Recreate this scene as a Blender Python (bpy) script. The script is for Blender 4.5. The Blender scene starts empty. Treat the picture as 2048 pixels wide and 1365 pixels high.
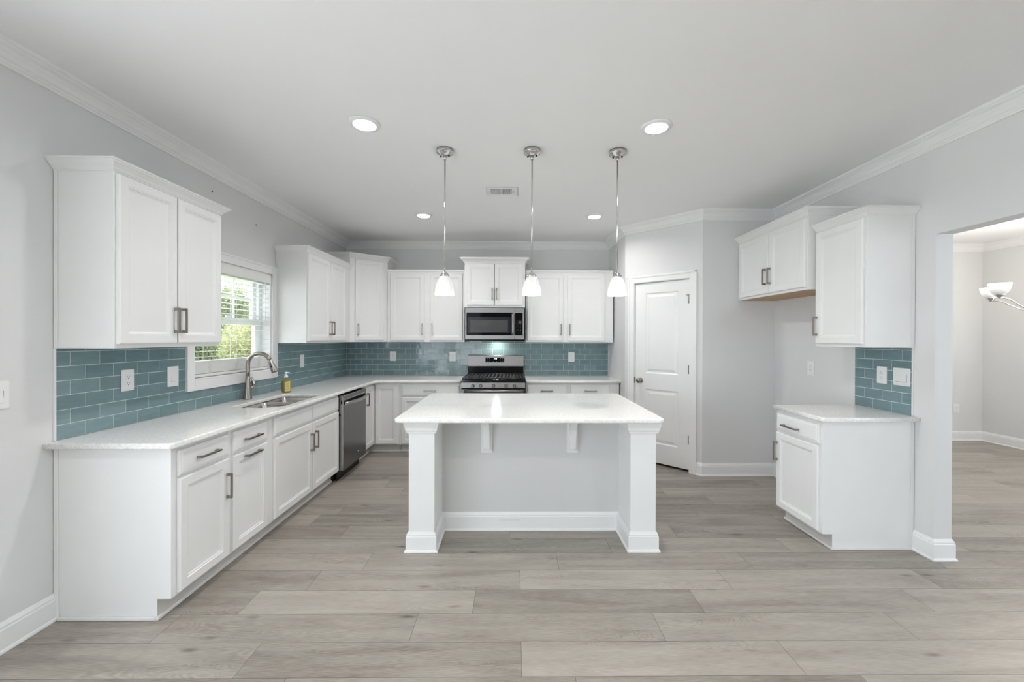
import bpy, bmesh, math, random
from math import pi, sin, cos, radians, sqrt
from mathutils import Vector, Matrix
random.seed(7)
SC = bpy.context.scene
COL = SC.collection

# ------------------------------------------------------------------ camera
W, H = 2048, 1365
F_PX, CX, CY = 807.2, 1033.3, 678.8
CAM_H, YAW, PITCH, ROLL = 1.4429, .0098, -.0034, .0028
cy_, sy_, cp_, sp_, cr_, sr_ = cos(YAW), sin(YAW), cos(PITCH), sin(PITCH), cos(ROLL), sin(ROLL)
fwd = Vector((sy_*cp_, cy_*cp_, sp_))
rgt = Vector((cy_, -sy_, 0))
up = rgt.cross(fwd)
rgt, up = rgt*cr_ + up*sr_, -rgt*sr_ + up*cr_
cam = bpy.data.cameras.new('camera')
cam.lens = F_PX/W*36
cam.sensor_width = 36
cam.shift_x = -(CX-W/2)/W
cam.shift_y = (CY-H/2)/W
cam.clip_start = .05
camo = bpy.data.objects.new('camera', cam)
COL.objects.link(camo)
camo.matrix_world = Matrix(((rgt.x, up.x, -fwd.x, 0), (rgt.y, up.y, -fwd.y, 0), (rgt.z, up.z, -fwd.z, CAM_H), (0, 0, 0, 1)))
SC.camera = camo

# ------------------------------------------------------------------ view, world, daylight
SC.view_settings.view_transform = 'Standard'
SC.view_settings.look = 'None'
SC.view_settings.exposure = 0.24
SC.view_settings.gamma = 1
SC.view_settings.use_curve_mapping = False
SC.cycles.max_bounces = 10
SC.cycles.diffuse_bounces = 6
SC.cycles.glossy_bounces = 4
SC.cycles.transparent_max_bounces = 12
SC.cycles.sample_clamp_indirect = 6
SC.cycles.caustics_reflective = False
SC.cycles.caustics_refractive = False
try:
    SC.cycles.use_denoising = True
    SC.cycles.denoiser = 'OPENIMAGEDENOISE'
except Exception:
    pass
SKY = 4.5
wd = bpy.data.worlds.new('sky'); SC.world = wd; wd.use_nodes = True
bg = wd.node_tree.nodes['Background']
bg.inputs[0].default_value = (.86, .935, 1.02, 1); bg.inputs[1].default_value = SKY

sun = bpy.data.lights.new('sun', 'SUN'); sun.energy = 26; sun.angle = radians(3); sun.color = (1, .97, .92)
suno = bpy.data.objects.new('sun', sun); COL.objects.link(suno)
suno.rotation_euler = Vector((-.30, -.62, -1.0)).to_track_quat('-Z', 'Y').to_euler()     # high, from beyond the back wall
LAMP = 0.38           # overall lamp level

# ------------------------------------------------------------------ room numbers
XL, XR, YB, YR = -2.328, 2.749, 5.661, -4.0     # left wall, right wall, back wall, rear wall
CEIL, CT, ZU = 2.775, .911, 1.383
XR2 = 2.865                                       # far face of the right wall
XD = 6.66                                         # dining room side wall
JY, JZ, JY2 = 2.60, 2.125, -1.60                    # opening in the right wall
ALC = 4.205                                       # alcove wall facing the camera
DA = (1.985, ALC); DB = (1.35, ALC+.635)          # diagonal pantry wall
WY0, WY1, WZ0, WZ1 = 2.96, 3.91, 1.125, 2.045     # window opening over the sink
SY0, SY1, SZ = -3.6, 1.2, 2.20                    # sliding door in the left wall (behind the camera)

# ------------------------------------------------------------------ materials
def nt(m):
    m.use_nodes = True
    return m.node_tree, m.node_tree.nodes['Principled BSDF']
def mat(name, col, rough=.5, metal=0., spec=.5, coat=0., noise=None, emis=None, bump=None, aniso=None):
    m = bpy.data.materials.new(name); t, b = nt(m)
    b.inputs['Base Color'].default_value = (*col, 1)
    b.inputs['Roughness'].default_value = rough
    b.inputs['Metallic'].default_value = metal
    b.inputs['Specular IOR Level'].default_value = spec
    b.inputs['Coat Weight'].default_value = coat
    if emis:
        b.inputs['Emission Color'].default_value = (*emis[0], 1); b.inputs['Emission Strength'].default_value = emis[1]
    if noise or bump:
        tc = t.nodes.new('ShaderNodeTexCoord'); mp = t.nodes.new('ShaderNodeMapping')
        t.links.new(tc.outputs['Object'], mp.inputs[0])
        n = t.nodes.new('ShaderNodeTexNoise'); t.links.new(mp.outputs[0], n.inputs[0])
        n.inputs['Detail'].default_value = 4
        if aniso: mp.inputs['Scale'].default_value = aniso
        if noise:
            n.inputs['Scale'].default_value = noise[0]
            r = t.nodes.new('ShaderNodeMapRange'); t.links.new(n.outputs[0], r.inputs[0])
            r.inputs['From Min'].default_value = .3; r.inputs['From Max'].default_value = .7
            r.inputs['To Min'].default_value = 1-noise[1]; r.inputs['To Max'].default_value = 1+noise[1]
            x = t.nodes.new('ShaderNodeVectorMath'); x.operation = 'SCALE'
            x.inputs[0].default_value = col; t.links.new(r.outputs[0], x.inputs['Scale'])
            t.links.new(x.outputs[0], b.inputs['Base Color'])
        if bump:
            n2 = t.nodes.new('ShaderNodeTexNoise'); t.links.new(mp.outputs[0], n2.inputs[0])
            n2.inputs['Scale'].default_value = bump[0]; n2.inputs['Detail'].default_value = 3
            bp = t.nodes.new('ShaderNodeBump'); bp.inputs['Strength'].default_value = bump[1]; bp.inputs['Distance'].default_value = bump[2]
            t.links.new(n2.outputs[0], bp.inputs['Height']); t.links.new(bp.outputs[0], b.inputs['Normal'])
    return m
M = {}
M['wall'] = mat('painted_wall', (.69, .69, .692), .65, noise=(2.2, .012), bump=(260, .12, .002))
M['panel'] = mat('wall_paint_shaded', (.62, .62, .615), .6, noise=(2.2, .012), bump=(260, .12, .002))  # same paint as the walls, darkened for the shade under the island slab
M['ceiling'] = mat('ceiling_paint', (.86, .86, .865), .8, noise=(1.5, .01), bump=(200, .12, .002))
M['trim'] = mat('trim_paint', (.81, .81, .81), .38, noise=(6, .01))
M['cab'] = mat('cabinet_paint', (.80, .80, .795), .34, noise=(5, .012))
M['shoe'] = mat('shoe_paint', (.78, .78, .775), .4, noise=(30, .02))
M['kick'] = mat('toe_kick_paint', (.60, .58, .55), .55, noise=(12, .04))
M['wood'] = mat('raw_maple_panel', (.50, .31, .15), .5, noise=(14, .16), aniso=(1, 8, 1))
M['nickel'] = mat('satin_nickel', (.35, .32, .29), .30, 1., noise=(60, .04))
M['chrome'] = mat('polished_nickel', (.62, .61, .60), .16, 1., noise=(30, .04))
M['steel'] = mat('brushed_stainless', (.285, .277, .277), .36, 1., noise=(9, .14), aniso=(1, 1, 60))
M['steel_dark'] = mat('dark_stainless', (.22, .215, .215), .26, 1., noise=(9, .12), aniso=(60, 60, 1))
M['steel_side'] = mat('stainless_edge', (.50, .49, .48), .3, 1., noise=(12, .06))
M['sinksteel'] = mat('sink_stainless', (.42, .40, .39), .22, 1., noise=(16, .12), aniso=(14, 14, 1))
M['black'] = mat('black_enamel', (.010, .010, .011), .16, 0, .12, noise=(20, .1))
M['iron'] = mat('cast_iron', (.045, .045, .048), .38, 0, noise=(50, .25), bump=(300, .2, .001))
M['blackglass'] = mat('black_glass', (.004, .004, .005), .04, 0, .06, noise=(8, .05))
M['screen'] = mat('door_screen_mesh', (.075, .08, .078), .14, 0, .12, noise=(400, .2))
M['midglass'] = mat('smoked_glass', (.028, .028, .034), .08, 0, .12, noise=(10, .05))
M['darkgap'] = mat('dark_recess', (.01, .01, .01), .8, noise=(10, .1))
M['plastic'] = mat('white_plastic', (.80, .80, .80), .3, noise=(20, .01))
M['slot'] = mat('socket_slot', (.05, .05, .05), .6, noise=(20, .1))
M['slat'] = mat('blind_slat', (.82, .82, .80), .42, noise=(20, .015))
M['vinyl'] = mat('vinyl_frame', (.80, .81, .82), .35, noise=(8, .01))
M['cord'] = mat('blind_cord', (.75, .74, .70), .8, noise=(80, .05))
M['grout'] = mat('tile_grout', (.60, .65, .66), .8, noise=(60, .06))
M['mark'] = mat('print_white', (.75, .78, .80), .5, noise=(20, .02))
M['tinymark'] = mat('print_grey', (.30, .30, .31), .4, .5, noise=(20, .02))
M['hinge'] = mat('aged_nickel_hinge', (.16, .14, .125), .38, .85, noise=(60, .06))
M['nail'] = mat('dark_screw', (.08, .07, .06), .5, .6, noise=(40, .1))
M['lit'] = mat('led_lens', (.9, .9, .9), .4, emis=((1, .98, .94), 14.), noise=(10, .01))
M['display'] = mat('clock_digits', (.5, .8, 1), .4, emis=((.65, .88, 1), 3.), noise=(10, .01))
M['pump'] = mat('pump_plastic', (.85, .86, .86), .3, noise=(20, .01))
M['label'] = mat('soap_label', (.62, .50, .19), .5, noise=(40, .05))
M['labelink'] = mat('label_ink', (.35, .26, .08), .5, noise=(40, .05))
M['bark'] = mat('tree_bark', (.10, .085, .07), .9, noise=(8, .3))
M['grass'] = mat('lawn_grass', (.12, .19, .05), .95, noise=(3, .35))
M['vent'] = mat('register_paint', (.80, .80, .80), .4, noise=(10, .01))

def shade_glass(name, strength):
    m = bpy.data.materials.new(name); t, b = nt(m)
    b.inputs['Base Color'].default_value = (.52, .515, .50, 1); b.inputs['Roughness'].default_value = .25
    tc = t.nodes.new('ShaderNodeTexCoord'); se = t.nodes.new('ShaderNodeSeparateXYZ'); t.links.new(tc.outputs['Generated'], se.inputs[0])
    r = t.nodes.new('ShaderNodeMapRange'); t.links.new(se.outputs[2], r.inputs[0])
    r.inputs['From Min'].default_value = 0.; r.inputs['From Max'].default_value = 1.
    r.inputs['To Min'].default_value = strength[0]; r.inputs['To Max'].default_value = strength[1]
    n = t.nodes.new('ShaderNodeTexNoise'); n.inputs['Scale'].default_value = 5
    b.inputs['Emission Color'].default_value = (1, .975, .93, 1)
    t.links.new(r.outputs[0], b.inputs['Emission Strength'])
    return m
M['shade'] = shade_glass('lit_frosted_glass', (.50, .16))       # bulb sits low in the bell
M['bowl'] = shade_glass('lit_frosted_bowl', (.15, 1.0))         # bulb sits high in the bowl

def leaf_mat(name, a, b2):
    m = bpy.data.materials.new(name); t, b = nt(m)
    at = t.nodes.new('ShaderNodeTexNoise'); at.inputs['Scale'].default_value = 1.3
    r = t.nodes.new('ShaderNodeValToRGB'); t.links.new(at.outputs[0], r.inputs[0])
    r.color_ramp.elements[0].position = .35; r.color_ramp.elements[1].position = .65
    r.color_ramp.elements[0].color = (*a, 1); r.color_ramp.elements[1].color = (*b2, 1)
    t.links.new(r.outputs[0], b.inputs['Base Color']); b.inputs['Roughness'].default_value = .6
    tr = t.nodes.new('ShaderNodeBsdfTranslucent'); t.links.new(r.outputs[0], tr.inputs[0])
    mx = t.nodes.new('ShaderNodeMixShader'); mx.inputs[0].default_value = .45
    t.links.new(b.outputs[0], mx.inputs[1]); t.links.new(tr.outputs[0], mx.inputs[2])
    t.links.new(mx.outputs[0], t.nodes['Material Output'].inputs[0])
    return m
M['leaf1'] = leaf_mat('leaf_green', (.14, .16, .085), (.27, .285, .16))
M['leaf2'] = leaf_mat('leaf_yellow_green', (.15, .16, .07), (.32, .32, .17))

def glass_mat():
    m = bpy.data.materials.new('window_glass'); t, b = nt(m)
    t.nodes.remove(b)
    tr = t.nodes.new('ShaderNodeBsdfTransparent'); tr.inputs[0].default_value = (.96, .97, .97, 1)
    gl = t.nodes.new('ShaderNodeBsdfGlossy'); gl.inputs['Roughness'].default_value = .02
    n = t.nodes.new('ShaderNodeTexNoise'); n.inputs['Scale'].default_value = 2
    mx = t.nodes.new('ShaderNodeMixShader'); mx.inputs[0].default_value = .05
    t.links.new(tr.outputs[0], mx.inputs[1]); t.links.new(gl.outputs[0], mx.inputs[2])
    t.links.new(mx.outputs[0], t.nodes['Material Output'].inputs[0])
    return m
M['glass'] = glass_mat()

def soap_mat():
    m = bpy.data.materials.new('olive_soap'); t, b = nt(m)
    n = t.nodes.new('ShaderNodeTexNoise'); n.inputs['Scale'].default_value = 12
    r = t.nodes.new('ShaderNodeValToRGB'); t.links.new(n.outputs[0], r.inputs[0])
    r.color_ramp.elements[0].color = (.13, .115, .02, 1); r.color_ramp.elements[1].color = (.24, .205, .045, 1)
    t.links.new(r.outputs[0], b.inputs['Base Color']); b.inputs['Roughness'].default_value = .12
    b.inputs['Coat Weight'].default_value = .5
    return m
M['soap'] = soap_mat()

def quartz():
    m = bpy.data.materials.new('white_quartz'); t, b = nt(m)
    tc = t.nodes.new('ShaderNodeTexCoord')
    v = t.nodes.new('ShaderNodeTexVoronoi'); v.inputs['Scale'].default_value = 330; t.links.new(tc.outputs['Object'], v.inputs[0])
    r = t.nodes.new('ShaderNodeValToRGB'); t.links.new(v.outputs['Color'], r.inputs[0])
    e = r.color_ramp.elements
    e[0].position = .10; e[0].color = (.70, .69, .67, 1); e[1].position = .24; e[1].color = (.90, .89, .875, 1)
    x = e.new(.80); x.color = (.92, .91, .895, 1); y = e.new(.94); y.color = (.93, .93, .93, 1)
    n = t.nodes.new('ShaderNodeTexNoise'); n.inputs['Scale'].default_value = 60; t.links.new(tc.outputs['Object'], n.inputs[0])
    r2 = t.nodes.new('ShaderNodeValToRGB'); t.links.new(n.outputs[0], r2.inputs[0])
    r2.color_ramp.elements[0].position = .35; r2.color_ramp.elements[0].color = (.90, .90, .89, 1)
    r2.color_ramp.elements[1].position = .55; r2.color_ramp.elements[1].color = (1, 1, 1, 1)
    mx = t.nodes.new('ShaderNodeMix'); mx.data_type = 'RGBA'; mx.blend_type = 'MULTIPLY'; mx.inputs[0].default_value = 1
    t.links.new(r.outputs[0], mx.inputs[6]); t.links.new(r2.outputs[0], mx.inputs[7])
    t.links.new(mx.outputs[2], b.inputs['Base Color'])
    b.inputs['Roughness'].default_value = .13
    return m
M['quartz'] = quartz()

def tile_mat():
    m = bpy.data.materials.new('glass_subway_tile'); t, b = nt(m)
    at = t.nodes.new('ShaderNodeAttribute'); at.attribute_name = 'rnd'
    tc = t.nodes.new('ShaderNodeTexCoord'); mp = t.nodes.new('ShaderNodeMapping'); t.links.new(tc.outputs['UV'], mp.inputs[0])
    mp.inputs['Scale'].default_value = (7, 34, 1)
    n = t.nodes.new('ShaderNodeTexNoise'); n.inputs['Scale'].default_value = 1.; n.inputs['Detail'].default_value = 5; n.inputs['Distortion'].default_value = 1.2
    t.links.new(mp.outputs[0], n.inputs[0])
    ad = t.nodes.new('ShaderNodeMath'); ad.operation = 'MULTIPLY_ADD'; t.links.new(n.outputs[0], ad.inputs[0]); ad.inputs[1].default_value = .75
    sc = t.nodes.new('ShaderNodeMath'); sc.operation = 'MULTIPLY'; t.links.new(at.outputs['Fac'], sc.inputs[0]); sc.inputs[1].default_value = .30
    t.links.new(sc.outputs[0], ad.inputs[2])
    r = t.nodes.new('ShaderNodeValToRGB'); t.links.new(ad.outputs[0], r.inputs[0])
    e = r.color_ramp.elements; e[0].position = .2; e[0].color = (.122, .200, .220, 1); e[1].position = .85; e[1].color = (.212, .306, .326, 1)
    t.links.new(r.outputs[0], b.inputs['Base Color']); b.inputs['Roughness'].default_value = .07
    b.inputs['Specular IOR Level'].default_value = .6
    n2 = t.nodes.new('ShaderNodeTexNoise'); n2.inputs['Scale'].default_value = 22; t.links.new(tc.outputs['Object'], n2.inputs[0])
    bp = t.nodes.new('ShaderNodeBump'); bp.inputs['Strength'].default_value = .10; bp.inputs['Distance'].default_value = .01
    t.links.new(n2.outputs[0], bp.inputs['Height']); t.links.new(bp.outputs[0], b.inputs['Normal'])
    return m
M['tile'] = tile_mat()

def floor_mat():
    m = bpy.data.materials.new('grey_oak_plank'); t, b = nt(m)
    at = t.nodes.new('ShaderNodeAttribute'); at.attribute_name = 'rnd'
    tc = t.nodes.new('ShaderNodeTexCoord')
    def noise(scale, vec, detail=4, dist=0.):
        mp = t.nodes.new('ShaderNodeMapping'); mp.inputs['Scale'].default_value = vec; t.links.new(tc.outputs['UV'], mp.inputs[0])
        n = t.nodes.new('ShaderNodeTexNoise'); n.inputs['Scale'].default_value = scale; n.inputs['Detail'].default_value = detail; n.inputs['Distortion'].default_value = dist
        t.links.new(mp.outputs[0], n.inputs[0]); return n.outputs[0]
    def math(op, a, c, d=None):
        x = t.nodes.new('ShaderNodeMath'); x.operation = op
        for i, v in enumerate((a, c, d)):
            if v is None: continue
            if isinstance(v, (int, float)): x.inputs[i].default_value = v
            else: t.links.new(v, x.inputs[i])
        return x.outputs[0]
    fine = noise(1, (16, 420, 1), 6)
    broad = noise(1, (1.6, 13, 1), 3, .6)
    # cathedral rings: contour lines of a stretched noise
    c = noise(1, (1.8, 8.0, 1), 2, .9)
    ring = math('SINE', math('MULTIPLY', c, 170.), 0)
    mask = noise(1, (1.1, 9, 1), 2)
    mk = t.nodes.new('ShaderNodeMapRange'); t.links.new(mask, mk.inputs[0]); mk.inputs['From Min'].default_value = .53; mk.inputs['From Max'].default_value = .66
    ringm = math('MULTIPLY', ring, mk.outputs[0])
    # knots
    mp = t.nodes.new('ShaderNodeMapping'); mp.inputs['Scale'].default_value = (2.3, 7.5, 1); t.links.new(tc.outputs['UV'], mp.inputs[0])
    vo = t.nodes.new('ShaderNodeTexVoronoi'); vo.inputs['Scale'].default_value = 1; t.links.new(mp.outputs[0], vo.inputs[0])
    kn = t.nodes.new('ShaderNodeMapRange'); t.links.new(vo.outputs['Distance'], kn.inputs[0])
    kn.inputs['From Min'].default_value = .0; kn.inputs['From Max'].default_value = .13; kn.inputs['To Min'].default_value = -.42; kn.inputs['To Max'].default_value = 0
    v = math('MULTIPLY_ADD', fine, .80, -.40)
    v = math('ADD', v, math('MULTIPLY_ADD', broad, .62, -.31))
    v = math('MULTIPLY_ADD', ringm, -.085, v)
    v = math('ADD', v, kn.outputs[0])
    v = math('ADD', v, math('MULTIPLY_ADD', at.outputs['Fac'], .26, .38))
    r = t.nodes.new('ShaderNodeValToRGB'); t.links.new(v, r.inputs[0])
    e = r.color_ramp.elements
    e[0].position = .0; e[0].color = (.085, .070, .058, 1); e[1].position = 1; e[1].color = (.49, .450, .400, 1)
    x = e.new(.30); x.color = (.225, .198, .172, 1); y = e.new(.55); y.color = (.335, .304, .266, 1)
    t.links.new(r.outputs[0], b.inputs['Base Color'])
    b.inputs['Roughness'].default_value = .36; b.inputs['Specular IOR Level'].default_value = .4
    bp = t.nodes.new('ShaderNodeBump'); bp.inputs['Strength'].default_value = .12; bp.inputs['Distance'].default_value = .002
    t.links.new(fine, bp.inputs['Height']); t.links.new(bp.outputs[0], b.inputs['Normal'])
    return m
M['floor'] = floor_mat()

# ------------------------------------------------------------------ mesh helpers
class MB:
    """collects simple shapes, links them as one mesh object"""
    def __init__(s): s.v = []; s.f = []; s.sm = []; s.mi = []; s.cm = 0
    def _add(s, vs, fs, smooth=False):
        o = len(s.v); s.v += [tuple(v) for v in vs]
        for f in fs: s.f.append([i+o for i in f]); s.sm.append(smooth); s.mi.append(s.cm)
        return s
    def box(s, x0, x1, y0, y1, z0, z1):
        vs = [(x, y, z) for z in (z0, z1) for y in (y0, y1) for x in (x0, x1)]
        return s._add(vs, [(0, 2, 3, 1), (4, 5, 7, 6), (0, 1, 5, 4), (2, 6, 7, 3), (0, 4, 6, 2), (1, 3, 7, 5)])
    def prism(s, poly, a0, a1, axis='z'):
        n = len(poly)
        def P(p, a): return {'z': (p[0], p[1], a), 'x': (a, p[0], p[1]), 'y': (p[0], a, p[1])}[axis]
        vs = [P(p, a0) for p in poly]+[P(p, a1) for p in poly]
        fs = [tuple(range(n))[::-1], tuple(range(n, 2*n))]+[(i, (i+1) % n, n+(i+1) % n, n+i) for i in range(n)]
        return s._add(vs, fs)
    def rings(s, rs, cap0=True, cap1=True, smooth=True):
        n = len(rs[0]); vs = [v for r in rs for v in r]; fs = []
        for k in range(len(rs)-1):
            for i in range(n):
                j = (i+1) % n; fs.append((k*n+i, k*n+j, (k+1)*n+j, (k+1)*n+i))
        s._add(vs, fs, smooth)
        o = len(s.v)-len(vs)
        if cap0: s.f.append([o+i for i in range(n)][::-1]); s.sm.append(False); s.mi.append(s.cm)
        if cap1: s.f.append([o+(len(rs)-1)*n+i for i in range(n)]); s.sm.append(False); s.mi.append(s.cm)
        return s
    def lathe(s, prof, c=(0, 0, 0), n=24, axis='z', cap0=True, cap1=True, smooth=True):
        rs = []
        for r, h in prof:
            ring = []
            for i in range(n):
                a = 2*pi*i/n; x, y = r*cos(a), r*sin(a)
                p = {'z': (x, y, h), 'y': (x, h, y), 'x': (h, x, y)}[axis]
                ring.append((c[0]+p[0], c[1]+p[1], c[2]+p[2]))
            rs.append(ring)
        return s.rings(rs, cap0, cap1, smooth)
    def tube(s, pts, r, n=12, rad=None):
        pts = [Vector(p) for p in pts]; rs = []; ref = Vector((0.13, .21, 1)).normalized()
        prev = None
        for i, p in enumerate(pts):
            d = (pts[min(i+1, len(pts)-1)]-pts[max(i-1, 0)]).normalized()
            if prev is None:
                u = d.cross(ref)
                if u.length < .1: u = d.cross(Vector((1, 0, 0)))
                u.normalize()
            else:
                u = (prev-d*prev.dot(d)).normalized()
            prev = u; w = d.cross(u); rr = rad[i] if rad else r
            rs.append([tuple(p+u*rr*cos(2*pi*k/n)+w*rr*sin(2*pi*k/n)) for k in range(n)])
        return s.rings(rs)
    def panel(s, x0, x1, z0, z1, prof, y0=0.):
        """door leaf seen from -y: prof = (inset, height) rings from the back edge to the field"""
        rs = [[(x0+i, y0-h, z0+i), (x1-i, y0-h, z0+i), (x1-i, y0-h, z1-i), (x0+i, y0-h, z1-i)] for i, h in prof]
        return s.rings(rs, True, True, False)
    def mesh(s, name, mats, bevel=0, seg=2, angle=40):
        me = bpy.data.meshes.new(name); me.from_pydata(s.v, [], s.f)
        for m in (mats if isinstance(mats, (list, tuple)) else [mats]): me.materials.append(m)
        for i, p in enumerate(me.polygons): p.use_smooth = s.sm[i]; p.material_index = s.mi[i]
        bm = bmesh.new(); bm.from_mesh(me)
        bmesh.ops.recalc_face_normals(bm, faces=bm.faces)
        if bevel:
            es = [e for e in bm.edges if len(e.link_faces) == 2 and e.calc_face_angle(0) > radians(angle)]
            bmesh.ops.bevel(bm, geom=es, offset=bevel, segments=seg, affect='EDGES', clamp_overlap=True)
        bm.to_mesh(me); bm.free()
        return me
    def build(s, name, mats, parent=None, bevel=0, seg=2, smooth_angle=None, label=None):
        o = bpy.data.objects.new(name, s.mesh(name, mats, bevel, seg)); COL.objects.link(o)
        if parent is not None: o.parent = parent
        if label: o['label'] = label
        return o

def tag(o, label=None, cat=None, group=None, kind=None):
    if label: o['label'] = label
    if cat: o['category'] = cat
    if group: o['group'] = group
    if kind: o['kind'] = kind
    return o
def thing(name, label, cat, loc=(0, 0, 0), rotz=0, group=None):
    o = bpy.data.objects.new(name, None); COL.objects.link(o); o.empty_display_size = .1
    o.location = loc; o.rotation_euler = (0, 0, rotz)
    return tag(o, label, cat, group)
def struct(name, mb, m, bevel=0, parent=None, label=None):
    o = mb.build(name, m, parent, bevel, label=label)
    if parent is None: o['kind'] = 'structure'
    return o
def sroot(name, loc=(0, 0, 0), rotz=0):
    o = bpy.data.objects.new(name, None); COL.objects.link(o); o.location = loc; o.rotation_euler = (0, 0, rotz); o['kind'] = 'structure'
    return o
def dup(root, loc=None, rotz=None, label=None):
    r = root.copy(); COL.objects.link(r)
    if loc is not None: r.location = loc
    if rotz is not None: r.rotation_euler = (0, 0, rotz)
    if label: r['label'] = label
    for ch in list(root.children):
        c = ch.copy(); COL.objects.link(c); c.parent = r
        for g in list(ch.children):
            d = g.copy(); COL.objects.link(d); d.parent = c
    return r

def sweep(mb, path, prof, closed=False, end_mitre=None):
    """prof = (off, z) points swept along a 2D path; off is measured to the LEFT of the path direction"""
    n = len(path); P = [Vector(p) for p in path]; rs = []
    for i in range(n):
        d0 = (P[i]-P[i-1]).normalized() if i > 0 or closed else None
        d1 = (P[(i+1) % n]-P[i]).normalized() if i < n-1 or closed else None
        if d0 is None: d0 = d1
        if d1 is None: d1 = d0
        n0, n1 = Vector((-d0.y, d0.x)), Vector((-d1.y, d1.x))
        m = (n0+n1); m = m/m.length_squared*2 if m.length > 1e-6 else n0
        m = m*1.0
        rs.append([(P[i].x+m.x*o, P[i].y+m.y*o, z) for o, z in prof])
    k = len(prof); vs = [v for r in rs for v in r]; fs = []
    for a in range(n-1):
        for j in range(k):
            q = (j+1) % k; fs.append((a*k+j, a*k+q, (a+1)*k+q, (a+1)*k+j))
    o = len(mb.v); mb._add(vs, fs)
    mb.f.append([o+j for j in range(k)]); mb.sm.append(False); mb.mi.append(mb.cm)
    mb.f.append([o+(n-1)*k+j for j in range(k)][::-1]); mb.sm.append(False); mb.mi.append(mb.cm)
    return mb

def from_curve(name, cu, m, parent=None, matrix=None):
    ob = bpy.data.objects.new(name+'_c', cu); COL.objects.link(ob)
    dg = bpy.context.evaluated_depsgraph_get()
    me = bpy.data.meshes.new_from_object(ob.evaluated_get(dg)); bpy.data.objects.remove(ob)
    me.name = name; me.materials.clear(); me.materials.append(m)
    o = bpy.data.objects.new(name, me); COL.objects.link(o)
    if parent is not None: o.parent = parent
    if matrix is not None: o.matrix_local = matrix
    return o
def slab(name, outlines, z0, z1, bev, m, parent=None):
    cu = bpy.data.curves.new(name, 'CURVE'); cu.dimensions = '2D'; cu.fill_mode = 'BOTH'
    cu.extrude = (z1-z0)/2-bev; cu.bevel_depth = bev; cu.bevel_resolution = 3; cu.offset = -bev
    for pts in outlines:
        sp = cu.splines.new('POLY'); sp.points.add(len(pts)-1); sp.use_cyclic_u = True
        for p, q in zip(sp.points, pts): p.co = (q[0], q[1], 0, 1)
    return from_curve(name, cu, m, parent, Matrix.Translation((0, 0, (z0+z1)/2)))
def text(name, s, size, m, parent, mtx, ext=.0004, align='CENTER', shear=0):
    cu = bpy.data.curves.new(name, 'FONT'); cu.body = s; cu.size = size; cu.extrude = ext; cu.align_x = align; cu.align_y = 'CENTER'; cu.shear = shear
    return from_curve(name, cu, m, parent, mtx)
def rrect(x0, x1, y0, y1, r, n=6):
    """rounded rectangle outline; r = one radius or 4 (BL, BR, TR, TL)"""
    if not isinstance(r, (tuple, list)): r = (r,)*4
    out = []
    for (cx, cy, a0, rr) in ((x0+r[0], y0+r[0], pi, r[0]), (x1-r[1], y0+r[1], 1.5*pi, r[1]), (x1-r[2], y1-r[2], 0, r[2]), (x0+r[3], y1-r[3], .5*pi, r[3])):
        for i in range(n+1):
            a = a0+.5*pi*i/n; out.append((cx+rr*cos(a), cy+rr*sin(a)))
    return out

# ================================================================== THE ROOM
# floor: planks 1.22 x 0.1975 m laid along x
PW, PL = .1975, 1.222
joints = {-1: .27, 0: .043, 1: -.488, 2: -.207, 3: .048, 4: .293, 5: -.55, 6: -.02, 7: -.33}
fm = bpy.data.meshes.new('floor'); fv, ff, fuv, frn = [], [], [], []
FX0, FX1, FY0, FY1 = XL-.02, XD+.02, YR-.02, YB+.02
k0 = int(math.floor((FY0-1.711)/PW)); k1 = int(math.ceil((FY1-1.711)/PW))
g = .0008
for k in range(k0, k1):
    y0, y1 = max(FY0, 1.711+k*PW), min(FY1, 1.711+(k+1)*PW)
    if y1-y0 < .01: continue
    j = joints.get(k, random.uniform(0, PL)); j -= math.ceil((j-FX0)/PL)*PL
    while j < FX1:
        x0, x1 = max(j, FX0), min(j+PL, FX1)
        if x1-x0 > .01:
            b = len(fv); fv += [(x0+g, y0+g, 0), (x1-g, y0+g, 0), (x1-g, y1-g, 0), (x0+g, y1-g, 0)]
            ff.append((b, b+1, b+2, b+3)); ou, ov = random.uniform(0, 60), random.uniform(0, 60); rv = random.random()
            fuv += [(ou+x0-j, ov), (ou+x1-j, ov), (ou+x1-j, ov+y1-y0), (ou+x0-j, ov+y1-y0)]; frn += [rv]*4
        j += PL
b = len(fv); fv += [(FX0, FY0, -.0012), (FX1, FY0, -.0012), (FX1, FY1, -.0012), (FX0, FY1, -.0012),
                    (FX0, FY0, -.12), (FX1, FY0, -.12), (FX1, FY1, -.12), (FX0, FY1, -.12)]
sub = [(b, b+1, b+2, b+3), (b+7, b+6, b+5, b+4), (b, b+4, b+5, b+1), (b+1, b+5, b+6, b+2), (b+2, b+6, b+7, b+3), (b+3, b+7, b+4, b)]
nf = len(ff); fm.from_pydata(fv, [], ff+sub)
uvl = fm.uv_layers.new(name='uv'); ra = fm.attributes.new('rnd', 'FLOAT', 'POINT')
for i, c in enumerate(frn): ra.data[i].value = c
for i in range(nf*4): uvl.data[i].uv = fuv[i]
fm.materials.append(M['floor']); fm.materials.append(mat('plank_seam', (.07, .062, .055), .8, noise=(30, .1)))
for i in range(nf, nf+6): fm.polygons[i].material_index = 1
fo = bpy.data.objects.new('floor', fm); COL.objects.link(fo); fo['kind'] = 'structure'

struct('ceiling', MB().box(XL-.15, XD+.15, YR-.15, YB+.15, CEIL, CEIL+.12), M['ceiling'])
TK = .15
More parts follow.
